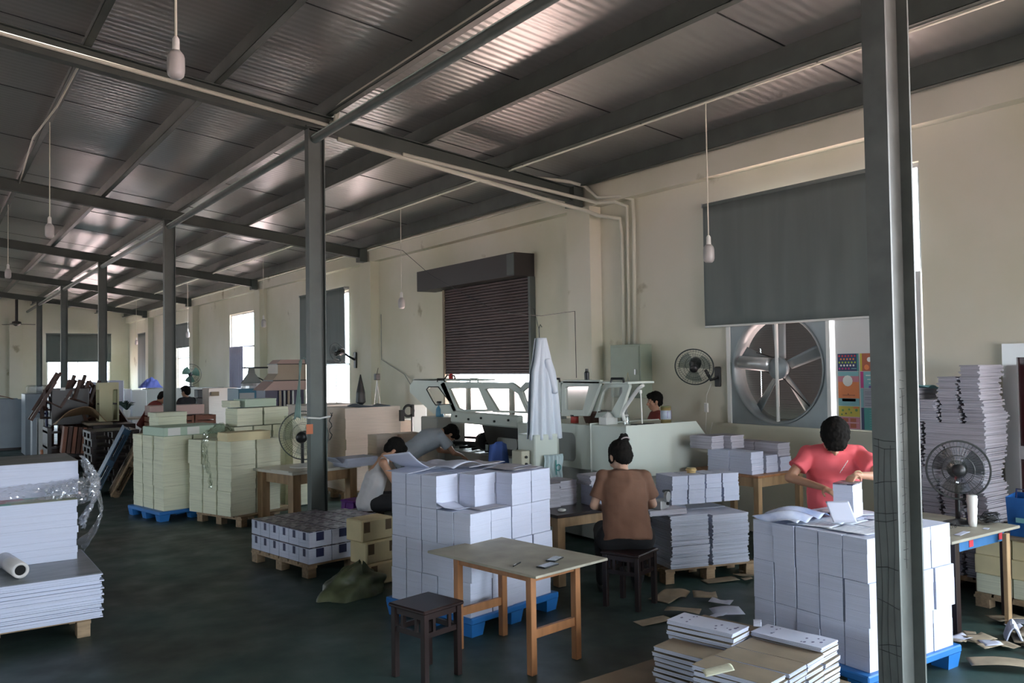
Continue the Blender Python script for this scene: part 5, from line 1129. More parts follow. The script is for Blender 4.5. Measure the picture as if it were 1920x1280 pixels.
def hand(mb, w_, d, n, curl, s=1., side=1, spread=.12):
    """w_ wrist, d finger direction, n direction out of the back of the hand, side +1/-1 puts the thumb"""
    d = Vector(d).normalized(); n = Vector(n); n = (n - d*n.dot(d)).normalized(); r_ = d.cross(n)*side; w_ = Vector(w_)
    mb.cap(w_ - d*.01, w_ + d*.03*s, .021*s, .024*s, 10)
    for q in (-.024, -.008, .008, .024): mb.cap(w_ + d*.02*s + r_*q*.6*s, w_ + d*.085*s + r_*q*s, .0135*s, .0115*s, 8)
    L = [(.027, .068), (.009, .080), (-.009, .075), (-.026, .060)]
    for q, l in L:
        p = w_ + d*.085*s + r_*q*s; dd = (d + r_*q*spread*20*.4).normalized()
        for k, (f, rr_) in enumerate(((.45, .0092), (.32, .0084), (.25, .0074))):
            a_ = curl*(k+.6); v = (dd*math.cos(a_) - n*math.sin(a_)).normalized(); p2 = p + v*l*f*s; mb.cap(p, p2, rr_*s, (rr_-.0008)*s, 8); p = p2
    p = w_ + d*.025*s + r_*.024*s; v = (d*.6 + r_*.75 - n*.25).normalized(); p2 = p + v*.036*s; mb.cap(p, p2, .0125*s, .0105*s, 8)
    v = (d*.85 + r_*.35 - n*.3).normalized(); p3 = p2 + v*.03*s; mb.cap(p2, p3, .0102*s, .009*s, 8)
def headgeo(c, look, up, s=1.):
    look = Vector(look).normalized(); up = Vector(up); up = (up - look*up.dot(look)).normalized(); r_ = look.cross(up)
    B = Matrix((r_, look, up)).transposed().to_4x4(); return Matrix.Translation(c) @ B @ Matrix.Scale(s, 4)
def add_head(mb, M):
    def pt(x, y, z): return M @ Vector((x, y, z))
    mb.ball((0, -.01, .035), (.074, .093, .085), 16, 12, M)
    mb.ball((0, .012, -.03), (.060, .070, .080), 14, 10, M); mb.ball((0, .045, -.085), (.034, .034, .026), 10, 8, M)
    mb.cap(pt(0, .078, .012), pt(0, .103, -.028), .009, .014, 8); mb.ball((.013, .09, -.033), .010, 8, 6, M); mb.ball((-.013, .09, -.033), .010, 8, 6, M)
    mb.ball((0, .074, -.058), (.024, .014, .008), 10, 6, M); mb.ball((0, .074, -.068), (.022, .014, .008), 10, 6, M)
    for s in (-1, 1):
        mb.ball((s*.032, .066, .022), (.024, .016, .010), 8, 6, M); mb.ball((s*.042, .05, -.025), (.024, .024, .024), 8, 6, M)
        mb.ball((s*.076, -.008, -.012), (.010, .020, .032), 8, 8, M)
    return pt
def person(label, loc, rz, P, skin, parts, vox=.0075, hs=1., hairfn=None, handR=None, handL=None, s=1., face=True):
    o = thing('person', label, 'person', loc, rz)
    V3 = lambda k: Vector(P[k])
    M = headgeo(V3('head'), P['look'], P['up'], hs); mb = MB()
    add_head(mb, M); mb.cap(V3('neck'), V3('neck').lerp(V3('head'), .75), .056*s, .05*s)
    mb.cap(V3('pelvis'), V3('chest'), .115*s, .110*s, 14); mb.cap(V3('chest'), V3('neck'), .105*s, .05*s, 14)
    for q, nm in (('R', 'R'), ('L', 'L')):
        sh, el, wr = V3('sh'+q), V3('el'+q), V3('wr'+q)
        mb.cap(V3('neck').lerp(V3('chest'), .3), sh, .06*s, .055*s); mb.cap(sh, el, .048*s, .037*s); mb.cap(el, el.lerp(wr, .4), .038*s, .034*s); mb.cap(el.lerp(wr, .35), wr, .035*s, .023*s)
        hd = handR if q == 'R' else handL
        if hd: hand(mb, wr, hd[0], hd[1], hd[2], s*.98, hd[3])
        hp, kn, an = V3('hp'+q), V3('kn'+q), V3('an'+q); mb.cap(V3('pelvis'), hp, .10*s, .09*s); mb.cap(hp, kn, .085*s, .055*s); mb.cap(kn, an, .052*s, .034*s)
    body = mb.build('body', skin, o); remesh(body, vox, 3)
    if face:
        for s_ in (-1, 1):
            e = MB(); e.ball((s_*.031, .078, .005), (.013, .008, .006), 10, 6, M); e.ball((s_*.031, .0845, .005), (.0055, .003, .0055), 8, 5, M); e.mi = [0]*(60)+[1]*(len(e.f)-60); e.build('eye', [EYEW, DARK], o)
            e = MB(); e.ball((s_*.032, .083, .027), (.018, .004, .0035), 8, 5, M); e.build('eyebrow', HAIR, o)
        e = MB(); e.ball((0, .087, -.061), (.021, .006, .006), 10, 6, M); e.build('lips', LIP, o)
    h = MB(); (hairfn or hair_short)(h, M); hh = h.build('hair', HAIR, o); remesh(hh, .008, 2, .014, .02, 'strands')
    for nm, mt, fn, vx, dp, ds in parts:
        c = MB(); fn(c, V3); oo = c.build(nm, mt, o); remesh(oo, vx, 6, dp, ds, nm+'_folds')
    shoe = cloth('shoe', (.03, .03, .03))
    for q in 'RL':
        an = V3('an'+q); c = MB(); toe = an + Vector(P.get('toe', (0, 1, 0))).normalized()*.15; c.cap((an.x, an.y, .045), (toe.x, toe.y, .032), .043, .036, 10); oo = c.build('shoe', shoe, o); remesh(oo, .008, 2)
    return o
def hair_short(h, M):
    h.ball((0, -.020, .048), (.086, .102, .092), 16, 12, M); h.ball((0, -.055, .0), (.076, .058, .078), 14, 10, M); h.ball((0, .052, .082), (.066, .045, .042), 12, 8, M)
    for s_ in (-1, 1): h.ball((s_*.066, .0, .02), (.013, .035, .04), 8, 6, M)
def loft(c, rings, n=22):
    """rings of (centre, side axis, depth axis, half width, half depth)"""
    vs = []; fs = []
    for ce, ax, dp, wa, wb in rings: vs += [ce + ax*wa*math.cos(2*math.pi*k/n) + dp*wb*math.sin(2*math.pi*k/n) for k in range(n)]
    for i in range(len(rings)-1):
        for k in range(n): fs.append((i*n+k, i*n+(k+1)%n, (i+1)*n+(k+1)%n, (i+1)*n+k))
    fs.append(tuple(range(n))[::-1]); fs.append(tuple((len(rings)-1)*n+k for k in range(n))); c.add(vs, fs)
def tshirt(w1=.17, w2=.165, sl=.62, hem=.05, sr=.075):
    def f(c, V):
        ch, pe, nk = V('chest'), V('pelvis'), V('neck'); ax = (V('shR')-V('shL')).normalized(); u = (ch-pe).normalized(); dp = ax.cross(u).normalized()
        u2 = (nk-ch).normalized(); dp2 = ax.cross(u2).normalized(); shm = (V('shR')+V('shL'))/2
        loft(c, [(pe-u*(hem+.09), ax, dp, w2+.048, w2*.86), (pe, ax, dp, w2+.042, w2*.84), (pe.lerp(ch, .5), ax, dp, (w1+w2)/2+.032, w2*.80), (ch, ax, dp, w1+.040, w1*.88), (ch.lerp(shm, .6), ax, dp2, w1+.040, w1*.82), (shm+u2*.03, ax, dp2, w1+.0, w1*.62), (nk+u2*.005, ax, dp2, .080, .076)])
        for q in 'RL':
            sh, el = V('sh'+q), V('el'+q); c.cap(nk.lerp(sh, .35)-u2*.02, sh, .066, .064, 12)
            c.ball(sh, .070, 14, 10); c.tube([sh, sh.lerp(el, sl*.5), sh.lerp(el, sl)], [sr*.92, sr*.95, sr*1.08], 16)
    return f
def vest(c, V):
    ch, pe, nk = V('chest'), V('pelvis'), V('neck'); ax = (V('shR')-V('shL')).normalized()
    for s_ in (-1, 0, 1): c.cap(pe+(pe-ch).normalized()*.06+ax*s_*.05, ch.lerp(pe, .22)+ax*s_*.055, .142, .132, 14)
    for s_ in (-1, 1): c.cap(ch.lerp(pe, .15)+ax*s_*.06, nk.lerp(ch, .3)+ax*s_*.085+Vector((0, -.01, .035)), .095, .030, 10); c.cap(ch.lerp(pe, .15)+ax*s_*.06+Vector((0, .05, 0)), nk.lerp(ch, .35)+ax*s_*.08+Vector((0, .05, .03)), .07, .028, 10)
def trousers(r1=.112, r2=.085, stop=.93):
    def f(c, V):
        for q in 'RL':
            hp, kn, an = V('hp'+q), V('kn'+q), V('an'+q); c.cap(V('pelvis'), hp, .14, r1, 12); c.cap(hp, kn, r1, r2, 12); c.cap(kn, kn.lerp(an, stop), r2*.95, .062, 12)
    return f
CORAL = cloth('coral_shirt', (.78, .13, .15)); BRSH = cloth('brown_shirt', (.175, .088, .055)); BLK = cloth('black_trousers', (.012, .012, .014)); GRYS = cloth('grey_shirt', (.34, .38, .42)); WHV = cloth('white_vest', (.52, .52, .54)); RED2 = cloth('dark_red_shirt', (.22, .035, .03)); BLK2 = cloth('black_shirt', (.014, .014, .018)); GREYT = cloth('grey_trousers', (.08, .09, .10))
# woman or man in the coral shirt, bending over the pile beside the front column
P1 = dict(pelvis=(0, -.06, .93), chest=(0, .10, 1.25), neck=(0, .20, 1.42), head=(-.01, .32, 1.52), look=(0, .18, -.98), up=(0, .98, .18),
          shR=(.185, .14, 1.37), elR=(.33, .25, 1.19), wrR=(.09, .40, 1.14), shL=(-.185, .14, 1.37), elL=(-.35, .36, 1.23), wrL=(-.14, .57, 1.262),
          hpR=(.09, -.06, .88), knR=(.11, .0, .47), anR=(.11, -.05, .08), hpL=(-.09, -.06, .88), knL=(-.11, .02, .47), anL=(-.11, -.03, .08))
rz1 = R(126.9)
p1 = person('person in a coral red T-shirt bending over the white book pile, holding a block', (6.01, 4.20, 0), rz1, P1, SKIN,
       [('shirt', CORAL, tshirt(.172, .165, .62, .10, .076), .008, .036, .12), ('trousers', BLK, trousers(), .014, .01, .2)], .0065, 1.27, None,
       handR=((-.75, .60, -.28), (0, .35, .9), .32, 1), handL=((.35, .75, -.10), (0, .1, 1), .42, -1))
mb = MB(); mb.ring((-.155, .555, 1.262), .029, .004, 20, 6, None, 'y'); mb.build('wristwatch', YELLOW, p1)
mb = MB(); r_ = random.Random(2)
for q in range(5): mb.tube([(-.10+.012*q, .298-.006*q, 1.34-.02*q), (-.09+.012*q, .300-.004*q, 1.32-.02*q)], .003, 4)
mb.build('shirt_print', WHITEP, p1)
# woman in brown, seen from behind
P2 = dict(pelvis=(0, -.02, .62), chest=(0, .07, .95), neck=(0, .14, 1.13), head=(-.01, .225, 1.245), look=(-.32, .72, -.60), up=(-.1, .62, .78),
          shR=(.185, .09, 1.09), elR=(.265, .12, .84), wrR=(.13, .36, .76), shL=(-.185, .09, 1.09), elL=(-.27, .10, .84), wrL=(-.13, .36, .76),
          hpR=(.14, .03, .56), knR=(.17, .44, .56), anR=(.16, .40, .08), hpL=(-.14, .03, .56), knL=(-.15, .44, .56), anL=(-.17, .36, .08))
def hair_bun(h, M):
    h.ball((0, -.024, .045), (.088, .102, .092), 16, 12, M); h.ball((0, -.055, -.005), (.080, .062, .080), 14, 10, M)
    for s_ in (-1, 1): h.ball((s_*.066, .015, .005), (.014, .04, .05), 8, 6, M)
    h.ball((.02, -.085, .118), (.040, .038, .036), 12, 9, M); h.ball((.04, -.09, .145), (.02, .02, .022), 8, 6, M); h.ball((.0, -.105, .13), (.018, .018, .022), 8, 6, M)
p2 = person('person in a brown T-shirt with a hair bun, seated with back to camera', (5.12, 5.68, 0), R(-33), P2, SKIN2,
       [('shirt', BRSH, tshirt(.170, .175, .74, -.02, .070), .009, .034, .13), ('trousers', BLK, trousers(.130, .092), .014, .01, .2)], .008, 1.22, hair_bun,
       handR=((-.3, .9, -.1), (0, 0, 1), .3, 1), handL=((.3, .9, -.1), (0, 0, 1), .3, -1), s=1.04)
mb = MB(); Mh = headgeo(Vector(P2['head']), P2['look'], P2['up'], 1.22); mb.ring((.02, -.10, .10), .032, .005, 18, 6, Mh); mb.build('hair_tie', mat('pale_hair_tie', (.4, .35, .36), .5), p2)
# man in the white vest, side on
P3 = dict(pelvis=(0, 0, .54), chest=(0, .10, .84), neck=(0, .19, 1.03), head=(0, .30, 1.10), look=(0, .66, -.75), up=(0, .75, .66),
          shR=(.17, .16, .97), elR=(.22, .30, .72), wrR=(.10, .66, .68), shL=(-.17, .16, .97), elL=(-.22, .32, .72), wrL=(-.10, .66, .68),
          hpR=(.10, .06, .50), knR=(.15, .46, .50), anR=(.15, .42, .08), hpL=(-.10, .06, .50), knL=(-.15, .46, .50), anL=(-.15, .40, .08))
person('person in a white sleeveless vest and black trousers, bent forward beside the tall white pile', (4.40, 9.42, 0), R(-112), P3, SKIN,
       [('vest', WHV, vest, .010, .018, .12), ('trousers', BLK, trousers(), .014, .01, .2)], .009, 1.18, None,
       handR=((0, .9, -.3), (0, .3, 1), .3, 1), handL=((0, .9, -.3), (0, .3, 1), .3, -1))
stool('dark wooden stool under the man in the white vest', (4.37, 9.43, 0), R(20), .32, .42)
# man leaning into the machine
P4 = dict(pelvis=(0, -.02, .90), chest=(0, .34, 1.10), neck=(0, .53, 1.19), head=(0, .64, 1.15), look=(0, .35, -.94), up=(0, .94, .35),
          shR=(.18, .46, 1.14), elR=(.22, .62, .92), wrR=(.08, .78, .87), shL=(-.18, .46, 1.14), elL=(-.24, .58, .92), wrL=(-.12, .80, .88),
          hpR=(.10, -.02, .86), knR=(.11, .02, .47), anR=(.12, -.04, .08), hpL=(-.10, -.02, .86), knL=(-.11, .04, .47), anL=(-.12, -.02, .08))
person('person in a grey-blue T-shirt bending low over the open works of the machine', (5.42, 10.45, 0), R(-100), P4, SKIN,
       [('shirt', GRYS, tshirt(.18, .165, .62, .06, .075), .012, .02, .12), ('trousers', GREYT, trousers(), .014, .01, .2)], .009, 1.15, None,
       handR=((0, .8, -.5), (0, .5, .8), .3, 1), handL=((0, .8, -.5), (0, .5, .8), .3, -1))
# two workers far back, one behind the machine
P5 = dict(P4); P5.update(pelvis=(0, -.05, .92), chest=(0, .12, 1.20), neck=(0, .24, 1.37), head=(0, .35, 1.46), look=(0, .8, -.6), up=(0, .6, .8), shR=(.18, .18, 1.31), shL=(-.18, .18, 1.31), elR=(.24, .32, 1.10), elL=(-.24, .32, 1.10), wrR=(.1, .5, 1.05), wrL=(-.1, .5, 1.05))
person('person in a dark red shirt leaning forward far back, left of the third column', (at(277, 745, Y=21.3).x, 21.3, 0), R(-80), P5, SKIN,
       [('shirt', RED2, tshirt(.17, .165, .62, .06, .075), .016, .01, .15), ('trousers', GREYT, trousers(), .018, 0, .2)], .014, 1.15, None, s=1.05)
P6 = dict(pelvis=(0, 0, .98), chest=(0, .04, 1.28), neck=(0, .06, 1.47), head=(0, .08, 1.60), look=(0, 1, -.1), up=(0, .1, 1),
          shR=(.20, .04, 1.41), elR=(.25, .15, 1.13), wrR=(.16, .38, 1.12), shL=(-.20, .04, 1.41), elL=(-.25, .15, 1.13), wrL=(-.16, .38, 1.12),
          hpR=(.10, 0, .92), knR=(.11, .02, .50), anR=(.12, 0, .08), hpL=(-.10, 0, .92), knL=(-.11, .02, .50), anL=(-.12, 0, .08))
person('person in a black shirt standing far back right of the third column', (at(353, 740, Y=20.8).x, 20.8, 0), R(35), P6, SKIN,
       [('shirt', BLK2, tshirt(.19, .18, .75, .06, .085), .016, .01, .15), ('trousers', BLK, trousers(), .018, 0, .2)], .014, 1.1, None, s=1.05)
person('person with dark hair standing behind the machine, partly hidden by the tin', (8.02, 8.18, 0), R(60), P6, SKIN,
       [('shirt', RED2, tshirt(.17, .16, .62, .05, .07), .016, .01, .15), ('trousers', BLK, trousers(), .018, 0, .2)], .010, 1.0, None, s=.92)
# ---------------------------------------------------------------- far background
def bbox(name, label, cat, px0, px1, pyt, Y, dep, mt, pyb=None, group=None, ch=.01, zb=None, build=True):
    a_ = at(px0, pyt, Y=Y); b_ = at(px1, pyt, Y=Y); z1 = (a_.z+b_.z)/2; z0 = 0.002 if pyb is None else (at(px0, pyb, Y=Y).z+at(px1, pyb, Y=Y).z)/2
    if zb is not None: z0 = zb
    t = thing(name, label, cat, ((a_.x+b_.x)/2, Y, z0), 0, group); w_ = b_.x-a_.x; t['w'] = w_; t['h'] = z1-z0
    mb = MB(); mb.box(-w_/2, w_/2, 0, dep, 0, z1-z0, ch=ch); mb.build('body', mt, t); return t
GREYP = mat('blue_grey_wrap', (.28, .33, .38), .35, var=.15, vscale=2); LAVW = mat('lavender_white', (.55, .55, .66), .5); BROWN = mat('brown_chair_wood', (.085, .035, .022), .5, var=.4, vscale=5); RACK = mat('red_brown_crate', (.22, .09, .055), .7, var=.3, vscale=3); TEALM = mat('teal_machine_paint', (.04, .13, .18), .4); BEIGE = mat('beige_sheet_metal', (.42, .35, .27), .45, var=.1); PINKM = mat('pinkish_sheet_metal', (.46, .33, .30), .45)
# big grey wrapped bulk at far left
t = thing('wrapped_bundle', 'big blue-grey wrapped bundle with rounded top at the far left edge', 'bundle', (1.9, 27.0, .12)); mb = MB(); mb.prism([(-.9, 0), (.42, 0), (.46, .6), (.42, 1.05), (.30, 1.22), (-.9, 1.24)], 0, 1.1, 'y'); o = mb.build('wrapping', GREYP, t); b_ = o.modifiers.new('b', 'BEVEL'); b_.width = .05; b_.segments = 3
mb = MB(); mb.box(-.8, .38, .05, 1.05, -.118, 0); mb.build('pallet_base', DKWOOD, t)
mb = MB(); mb.grid(lambda u, v: (1.05+1.1*u, 27.2+.7*v, 1.365+.14*math.sin(math.pi*u)), 12, 4); o = mb.build('kraft_cover', RACK, None, True); o.modifiers.new('th', 'SOLIDIFY').thickness = .02; tag(o, 'curved brown cover on the wrapped bundle at the far left edge', 'cover')
bbox('wrapped_box', 'blue-white plastic wrapped stack left of the brown chairs', 'box', 47, 100, 738, 25.0, 1.0, GREYP)
bbox('plastic_bundle', 'crumpled clear plastic bundle on top of the blue-white stack', 'bundle', 52, 92, 722, 25.2, .6, FROST, pyb=738, ch=.04)
t = thing('white_boards', 'white boards standing on edge behind the hand truck', 'boards', (2.28, 22.7, 0))
for q in range(3): mb = MB(); mb.box(-.18+.13*q, -.09+.13*q, 0, .4, .0, 1.06-.04*q); mb.build('board', WHITEP if q else GREYP, t)
# pallet truck
t = thing('pallet_truck', 'navy pallet truck with a loop handle and orange body far left', 'pallet truck', (2.30, 21.8, 0))
mb = MB(); mb.tube([(0, 0, .35), (0, -.05, 1.32)], .035, 8); mb.build('handle_bar', SPINE, t)
mb = MB(); pts = [(.22*math.cos(q*.524)*(1 if abs(math.cos(q*.524)) < .9 else .95), -.05, 1.30+.12*math.sin(q*.524)) for q in range(13)]; mb.tube(pts, .022, 6); mb.build('grip_loop', SPINE, t)
mb = MB(); mb.box(-.12, .16, -.1, .15, .05, .38, ch=.03); mb.box(-.24, -.10, .15, 1.2, .06, .12); mb.box(.12, .26, .15, 1.2, .06, .12); mb.build('chassis', mat('orange_truck', (.32, .10, .03), .5), t)
mb = MB(); mb.lathe([(.01, -.05), (.09, -.05), (.09, .05), (.01, .05)], 14, T(0, -.02, .09, ry=R(90))); mb.build('wheel', DARK, t)
# stack of brown chairs / frames
def chair(label, loc, rz_, rx=0, ry=0):
    t = thing('wooden_chair', label, 'chair', loc, 0, 'brown chairs heaped behind the pallets', rot=(rx, ry, rz_))
    mb = MB(); mb.box(-.22, .22, -.21, .21, .43, .46, ch=.01); mb.build('seat', BROWN, t)
    for sx in (-1, 1):
        for sy in (-1, 1): mb = MB(); mb.box(sx*.19-.03, sx*.19+.03, sy*.18-.03, sy*.18+.03, 0, .43 if sy < 0 else .95); mb.build('leg', BROWN, t)
    mb = MB(); mb.box(-.17, .17, .165, .19, .60, .92); mb.build('backrest', BROWN, t); return t
cl = 'upturned brown wooden chair in the heap behind the tilted pallets'
bx_ = 2.75
pos = [(-.15, 0, .95), (.30, 0, .95), (-.30, 0, 1.28), (.12, .0, 1.30), (.48, .05, 1.26), (-.1, .05, 1.56), (.3, 0, 1.52), (.06, .2, 1.15), (-.4, .1, 1.1), (.55, .15, 1.0), (.2, -.1, 1.42), (-.2, -.1, 1.36)]
base_ch = chair(cl, (bx_+pos[0][0], 21.3, pos[0][2]), .3, R(180))
for q, (x, y, z) in enumerate(pos[1:]): dup(base_ch, (bx_+x, 21.3+y, z+.45), None, ordn(q+1)+' brown chair of the tangled heap behind the leaning pallets', rot=(R(180) if q % 2 else R(150), R(20*(q % 3)-20), q*1.1))
bbox('dark_crate', 'dark crate with white labels under the heap of brown chairs', 'crate', 97, 167, 728, 21.0, .8, DKWOOD, zb=.95)
for (px, py) in ((118, 729), (141, 736), (127, 746)): p_ = at(px, py, Y=20.98); mb = MB(); mb.box(p_.x-.05, p_.x+.05, 20.985, 20.995, p_.z-.03, p_.z+.03); o = mb.build('label', WHITEP); o.parent = [x for x in C.objects if x.name == 'dark_crate'][0]; o.location = -o.parent.location
t = thing('brown_rack', 'dark brown wooden rack carrying the crate and chairs', 'rack', (2.78, 20.9, 0))
for x in (-.52, -.15, .2, .55): mb = MB(); mb.box(x-.04, x+.04, 0, .9, 0, .90); mb.build('upright', DKWOOD, t)
for z in (.12, .45, .78): mb = MB(); mb.box(-.56, .59, -.01, .91, z, z+.05); mb.build('shelf', DKWOOD, t)
mb = MB(); mb.box(-.5, .1, .1, .8, .17, .43); mb.box(-.2, .5, .1, .8, .5, .76); mb.build('stored_boards', BROWN, t)
mb = MB(); mb.grid(lambda u, v: (2.30+1.0*u, 20.2+.5*v, .96+.42*math.sin(math.pi*min(1, u*.9+.05))*(1-.45*v)+.02*math.sin(u*11)), 16, 6); o = mb.build('kraft_sheet', mat('tan_kraft', (.28, .18, .10), .75), None); o.modifiers.new('th', 'SOLIDIFY').thickness = .012; tag(o, 'bent tan kraft sheet leaning before the dark crate', 'kraft sheet')
# reddish books and slanting planks right of the pallet truck
t = thing('book_rack', 'rack of reddish folders between the pallet truck and the dark rack', 'rack', (2.60, 20.0, 0))
for q in range(6): mb = MB(); mb.box(-.26+.09*q, -.19+.09*q, 0, .3, .40, .95, T(0, 0, 0, ry=R(6))); mb.build('folder', BROWN if q % 2 else RACK, t)
mb = MB(); mb.box(-.32, .32, 0, .4, .32, .39); mb.box(-.32, -.27, 0, .4, 0, .32); mb.box(.27, .32, 0, .4, 0, .32); mb.build('frame', DKWOOD, t)
# tilted pallets
def lean_pallet(label, loc, rot, mt, w_=.95, d_=1.25):
    t = thing('leaning_pallet', label, 'pallet', loc, rot=rot)
    for q in range(5): mb = MB(); mb.box(-w_/2+q*w_/4.7-.0, -w_/2+q*w_/4.7+.14, 0, .02, 0, d_); mb.build('deck_board', mt, t)
    for z in (.06, d_/2, d_-.06): mb = MB(); mb.box(-w_/2, w_/2, .02, .10, z-.05, z+.05); mb.build('bearer', mt, t)
    for q in range(3): mb = MB(); mb.box(-w_/2+q*w_/2.35, -w_/2+q*w_/2.35+.12, .10, .12, 0, d_); mb.build('bottom_board', mt, t)
    return t
BLD = mat('dark_blue_plastic', (.012, .065, .14), .5)
lean_pallet('dark blue pallet leaning on its edge behind the cream piles', (2.36, 16.3, .02), (R(-26), 0, R(-98)), BLD, .95, 1.25)
lean_pallet('old brown wooden pallet leaning on its edge beside the blue one', (2.64, 16.0, .02), (R(-27), 0, R(-97)), PINEX, .90, 1.22)
xa, xb = at(170, 800, Y=17.6).x, at(262, 800, Y=17.6).x
pl0 = pallet('wooden_pallet', 'first pallet from the floor in the dark stack behind the leaning ones', ((xa+xb)/2, 18.1, .001), 0, xb-xa, .95, DKWOOD, 'dark pallets behind the leaning ones')
for q in range(1, 7): dup(pl0, ((xa+xb)/2+.02*(q % 2), 18.1, .001+.1405*q), 0, ordn(q)+' pallet from the floor in the dark stack behind the leaning ones')
bbox('brown_board', 'brown board on top of the dark pallets under the cream cabinet', 'board', 165, 212, 792, 20.0, .9, KRAFT, pyb=797)
t = thing('low_base', 'dark wooden base under the cream cabinet', 'base', (3.42, 20.1, 0)); mb = MB(); mb.box(-.42, .42, 0, .8, 0, at(190, 797, Y=20).z-.002); mb.build('base_body', DKWOOD, t)
# cream cabinet open at the side
a_ = at(187, 728, Y=20.2); b_ = at(224, 728, Y=20.2); zb = at(190, 791.8, Y=20.).z+.005
CREAMC = mat('cream_cabinet_paint', (.50, .48, .30), .5)
t = thing('open_cabinet', 'narrow cream cabinet with an open dark side on the brown board', 'cabinet', ((a_.x+b_.x)/2, 20.25, zb), 0); w_ = b_.x-a_.x; h_ = a_.z-zb
mb = MB(); mb.box(-w_/2, .07, 0, .03, 0, h_); mb.build('front_panel', CREAMC, t); mb = MB(); mb.box(-w_/2, w_/2, .03, .45, h_-.03, h_+.12); mb.build('top_box', CREAMC, t)
mb = MB(); mb.box(w_/2-.03, w_/2, .0, .45, 0, h_-.03); mb.box(-w_/2, w_/2-.03, .42, .45, 0, h_-.03); mb.box(-w_/2, w_/2-.03, .03, .42, 0, .02); mb.build('carcass', CREAMC, t); mb = MB(); mb.box(-w_/2+.02, w_/2-.03, .05, .42, h_*.5, h_*.5+.03); mb.build('shelf', DKWOOD, t)
bbox('tall_locker', 'lavender-white locker behind the cream cabinet on the left', 'locker', 164, 181, 716, 27.0, .5, LAVW)
bbox('tall_locker', 'lavender-white locker behind the cream cabinet on the right', 'locker', 205, 232, 713, 27.0, .5, LAVW)
bbox('white_chest', 'white chest glowing in front of the far wall, left part', 'chest', 233, 247, 729, 27.5, .6, WHITEP)
bbox('white_chest', 'white chest glowing in front of the far wall, right part', 'chest', 247.5, 275, 731, 27.3, .6, WHITEP)
t = thing('potted_plant', 'small dark plant with flowers on the far bench left of the person in dark red', 'plant', (4.30, 23.6, 0)); mb = MB(); r_ = random.Random(8)
for q in range(16):
    a_ = r_.uniform(0, 6.28); l = r_.uniform(.15, .32); mb.add([(0, 0, 1.10), (l*.5*math.cos(a_)+.03, l*.5*math.sin(a_), 1.10+l*.8), (l*math.cos(a_), l*math.sin(a_), 1.12+l*.7), (l*.5*math.cos(a_)-.03, l*.5*math.sin(a_)+.02, 1.10+l*.6)], [(0, 1, 2, 3)])
mb.build('leaves', mat('dark_leaf', (.03, .06, .05), .5), t); mb = MB(); mb.lathe([(.06, .93), (.09, 1.12)], 12); mb.build('pot', WHITEP, t)
mb = MB(); mb.box(-.5, .6, -.2, .5, .87, .92); mb.box(-.45, -.38, -.15, -.08, 0, .87); mb.box(.5, .57, -.15, -.08, 0, .87); o = mb.build('work_bench', BEIGE); o.location = (4.40, 23.6, 0); tag(o, 'narrow far bench with a plant and small things on it', 'bench')
o = None
# red brown crates, and bench between the columns
for k in range(3):
    for i in range(3):
        t = thing('wooden_crate', 'slatted red-brown crate behind the left cream pile, %s layer, %s from the left' % (ordn(k), ordn(i)), 'crate', (4.12+.46*i, 19.0, .02+.38*k), group='red-brown crates behind the left cream pile')
        mb = MB()
        for z in (.02, .14, .26): mb.box(-.22, .22, 0, .02, z, z+.09); mb.box(-.22, .22, .48, .50, z, z+.09); mb.box(-.22, -.20, .02, .48, z, z+.09); mb.box(.20, .22, .02, .48, z, z+.09)
        mb.box(-.2, .2, .02, .48, .0, .02); mb.build('slats', RACK, t); mb = MB(); mb.box(-.215, -.17, -.012, 0, 0, .36); mb.box(.17, .215, -.012, 0, 0, .36); mb.build('corner_post', RACK, t)
bbox('top_board', 'pale pinkish board along the top of the far crates', 'board', 281, 383, 759.5, 19.0, .5, PINKM, zb=1.165, ch=.003)
bbox('far_bench', 'long grey bench with blue cloth by the far windows', 'bench', 276, 420, 727, 28.5, .7, MACHD)
t = thing('blue_cloth_heap', 'heap of blue cloth on the far bench left of the third column', 'cloth', (5.95, 28.8, at(290, 727, Y=28.5).z+.002)); mb = MB(); mb.grid(lambda u, v: (-.35+.7*u, -.25+.5*v, .30*math.sin(math.pi*u)*math.sin(math.pi*v)*(1+.5*noise.noise(Vector((u*6, v*6, 0))))), 16, 12); mb.build('cloth', mat('mid_blue_cloth', (.10, .13, .42), .8), t)
bbox('microwave', 'dark microwave-like box on the far bench', 'box', 371, 388, 730, 24.5, .4, DARK, pyb=745); bbox('dark_shelf', 'dark open shelf unit behind the cream stacks', 'shelf', 369, 392, 745.5, 24.5, .45, DKWOOD)
bbox('white_counter', 'whitish counter with brown panels behind the cream stacks', 'counter', 391, 446, 727, 22.5, .6, PINKP)
for px0, px1 in ((396, 411), (429, 440)): bbox('wall_panel', 'small brown panel set in the whitish counter, '+('left' if px0 < 400 else 'right'), 'panel', px0, px1, 734, 22.47, .02, BROWNTAPE, pyb=742, ch=.002)
t = thing('cage_fan', 'round green-grey fan standing by the far window', 'fan', (7.15, 28.7, at(365, 727, Y=28.5).z+.02)); fan_head(t, .33, T(0, 0, .42, R(-100)), 24, GRY, mat('green_blade', (.05, .12, .09), .4)); mb = MB(); mb.tube([(0, 0, 0), (0, 0, .4)], .02, 6); mb.lathe([(.14, 0), (.14, .02), (.03, .04)], 14); mb.build('stand', GRY, t)
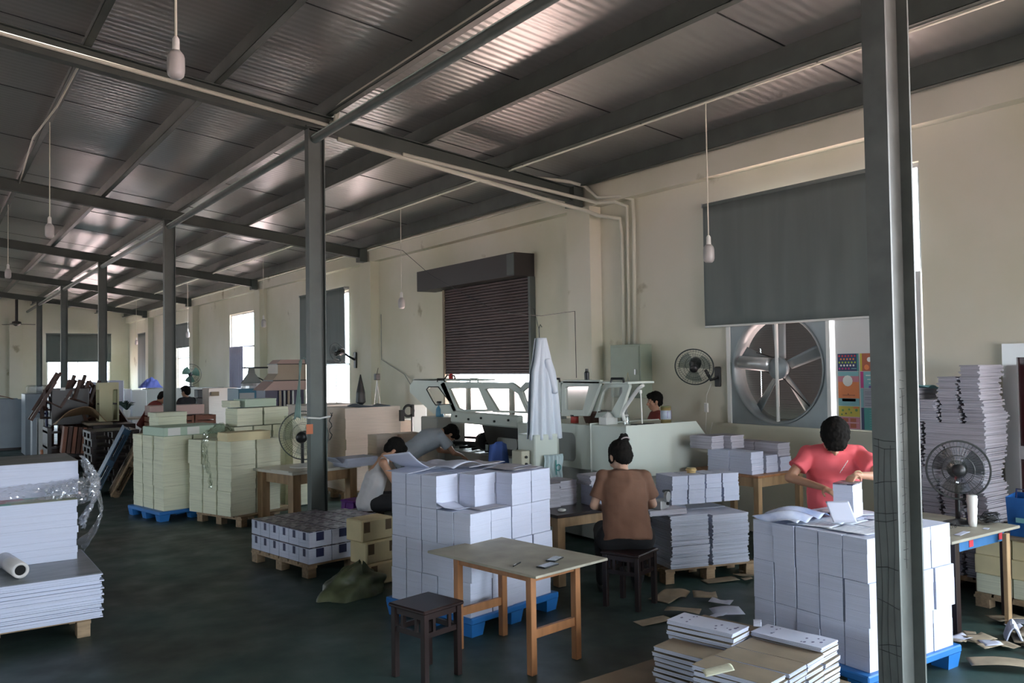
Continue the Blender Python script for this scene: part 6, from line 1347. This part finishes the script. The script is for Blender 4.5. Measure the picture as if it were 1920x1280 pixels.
# teal machine with folding arm, beige hooded machine
t = bbox('folding_machine', 'teal machine with a round grey turntable and jointed arm behind the cream stacks', 'machine', 447, 506, 728, 20.5, .9, TEALM)
w_ = t['w']; h_ = t['h']
mb = MB(); mb.lathe([(.28, h_), (.28, h_+.06), (.26, h_+.12)], 20, T(.08, .35, 0)); mb.build('turntable', ALU, t)
mb = MB(); mb.prism([(-.22, h_+.12), (.30, h_+.12), (.12, h_+.36), (.10, h_+.50), (-.03, h_+.50), (-.05, h_+.36)], .3, .36, 'y'); mb.build('arm_post', STEEL, t)
mb = MB(); mb.tube([(-.18, .33, h_+.50), (.60, .33, h_+.50)], .022, 6); mb.ball((.64, .33, h_+.53), .05, 8, 6); mb.tube([(.12, .33, h_+.3), (.45, .33, h_+.12)], .018, 6); mb.build('jointed_arm', DARK, t)
mb = MB(); mb.box(-w_/2+.02, 0, -.01, 0, h_-.3, h_-.1); mb.build('grey_panel', MACHD, t)
zt0 = at(540, 674, Y=19.2).z; X0_ = at(512, 700, Y=19.2).x; X1_ = at(574, 700, Y=19.2).x
t = thing('hooded_machine', 'beige machine with a stepped metal hood left of the second column', 'machine', ((X0_+X1_)/2, 19.2, 0)); W_ = (X1_-X0_)/2
def zz(py): return at(540, py, Y=19.2).z
mb = MB(); mb.prism([(-W_-.22, zz(731)), (-W_+.02, zz(714)), (W_, zz(714)), (W_, zz(731))], 0, .8, 'y'); mb.build('lower_hood', PINKM, t)
mb = MB(); mb.prism([(-W_+.0, zz(712)), (-W_+.12, zz(700)), (-W_+.12, zz(683)), (W_, zz(683)), (W_, zz(712))], .02, .7, 'y'); mb.build('middle_hood', BEIGE, t)
mb = MB(); mb.prism([(-W_+.10, zz(681.5)), (-W_+.2, zz(674)), (W_-.02, zz(674)), (W_, zz(681.5))], .05, .6, 'y'); mb.build('top_hood', PINKM, t)
mb = MB(); mb.box(-W_+.10, W_, .0, .7, zz(683), zz(681.6)); mb.box(-W_, W_, .0, .7, zz(714), zz(712.1)); mb.build('seam_strip', DARK, t)
mb = MB(); mb.box(-W_-.15, W_-.02, .1, .75, zz(764), zz(731.2)); mb.build('dark_works', SPINE, t)
for q in range(4): mb = MB(); mb.tube([(-W_+.18+.10*q, .05, zz(763)), (-W_+.18+.10*q, .05, zz(732))], .03, 8); mb.build('roller', ALU if q % 2 else BEIGE, t)
mb = MB(); mb.box(-W_-.2, W_, .0, .8, 0.002, zz(764.5)); mb.build('base', MACHD, t)
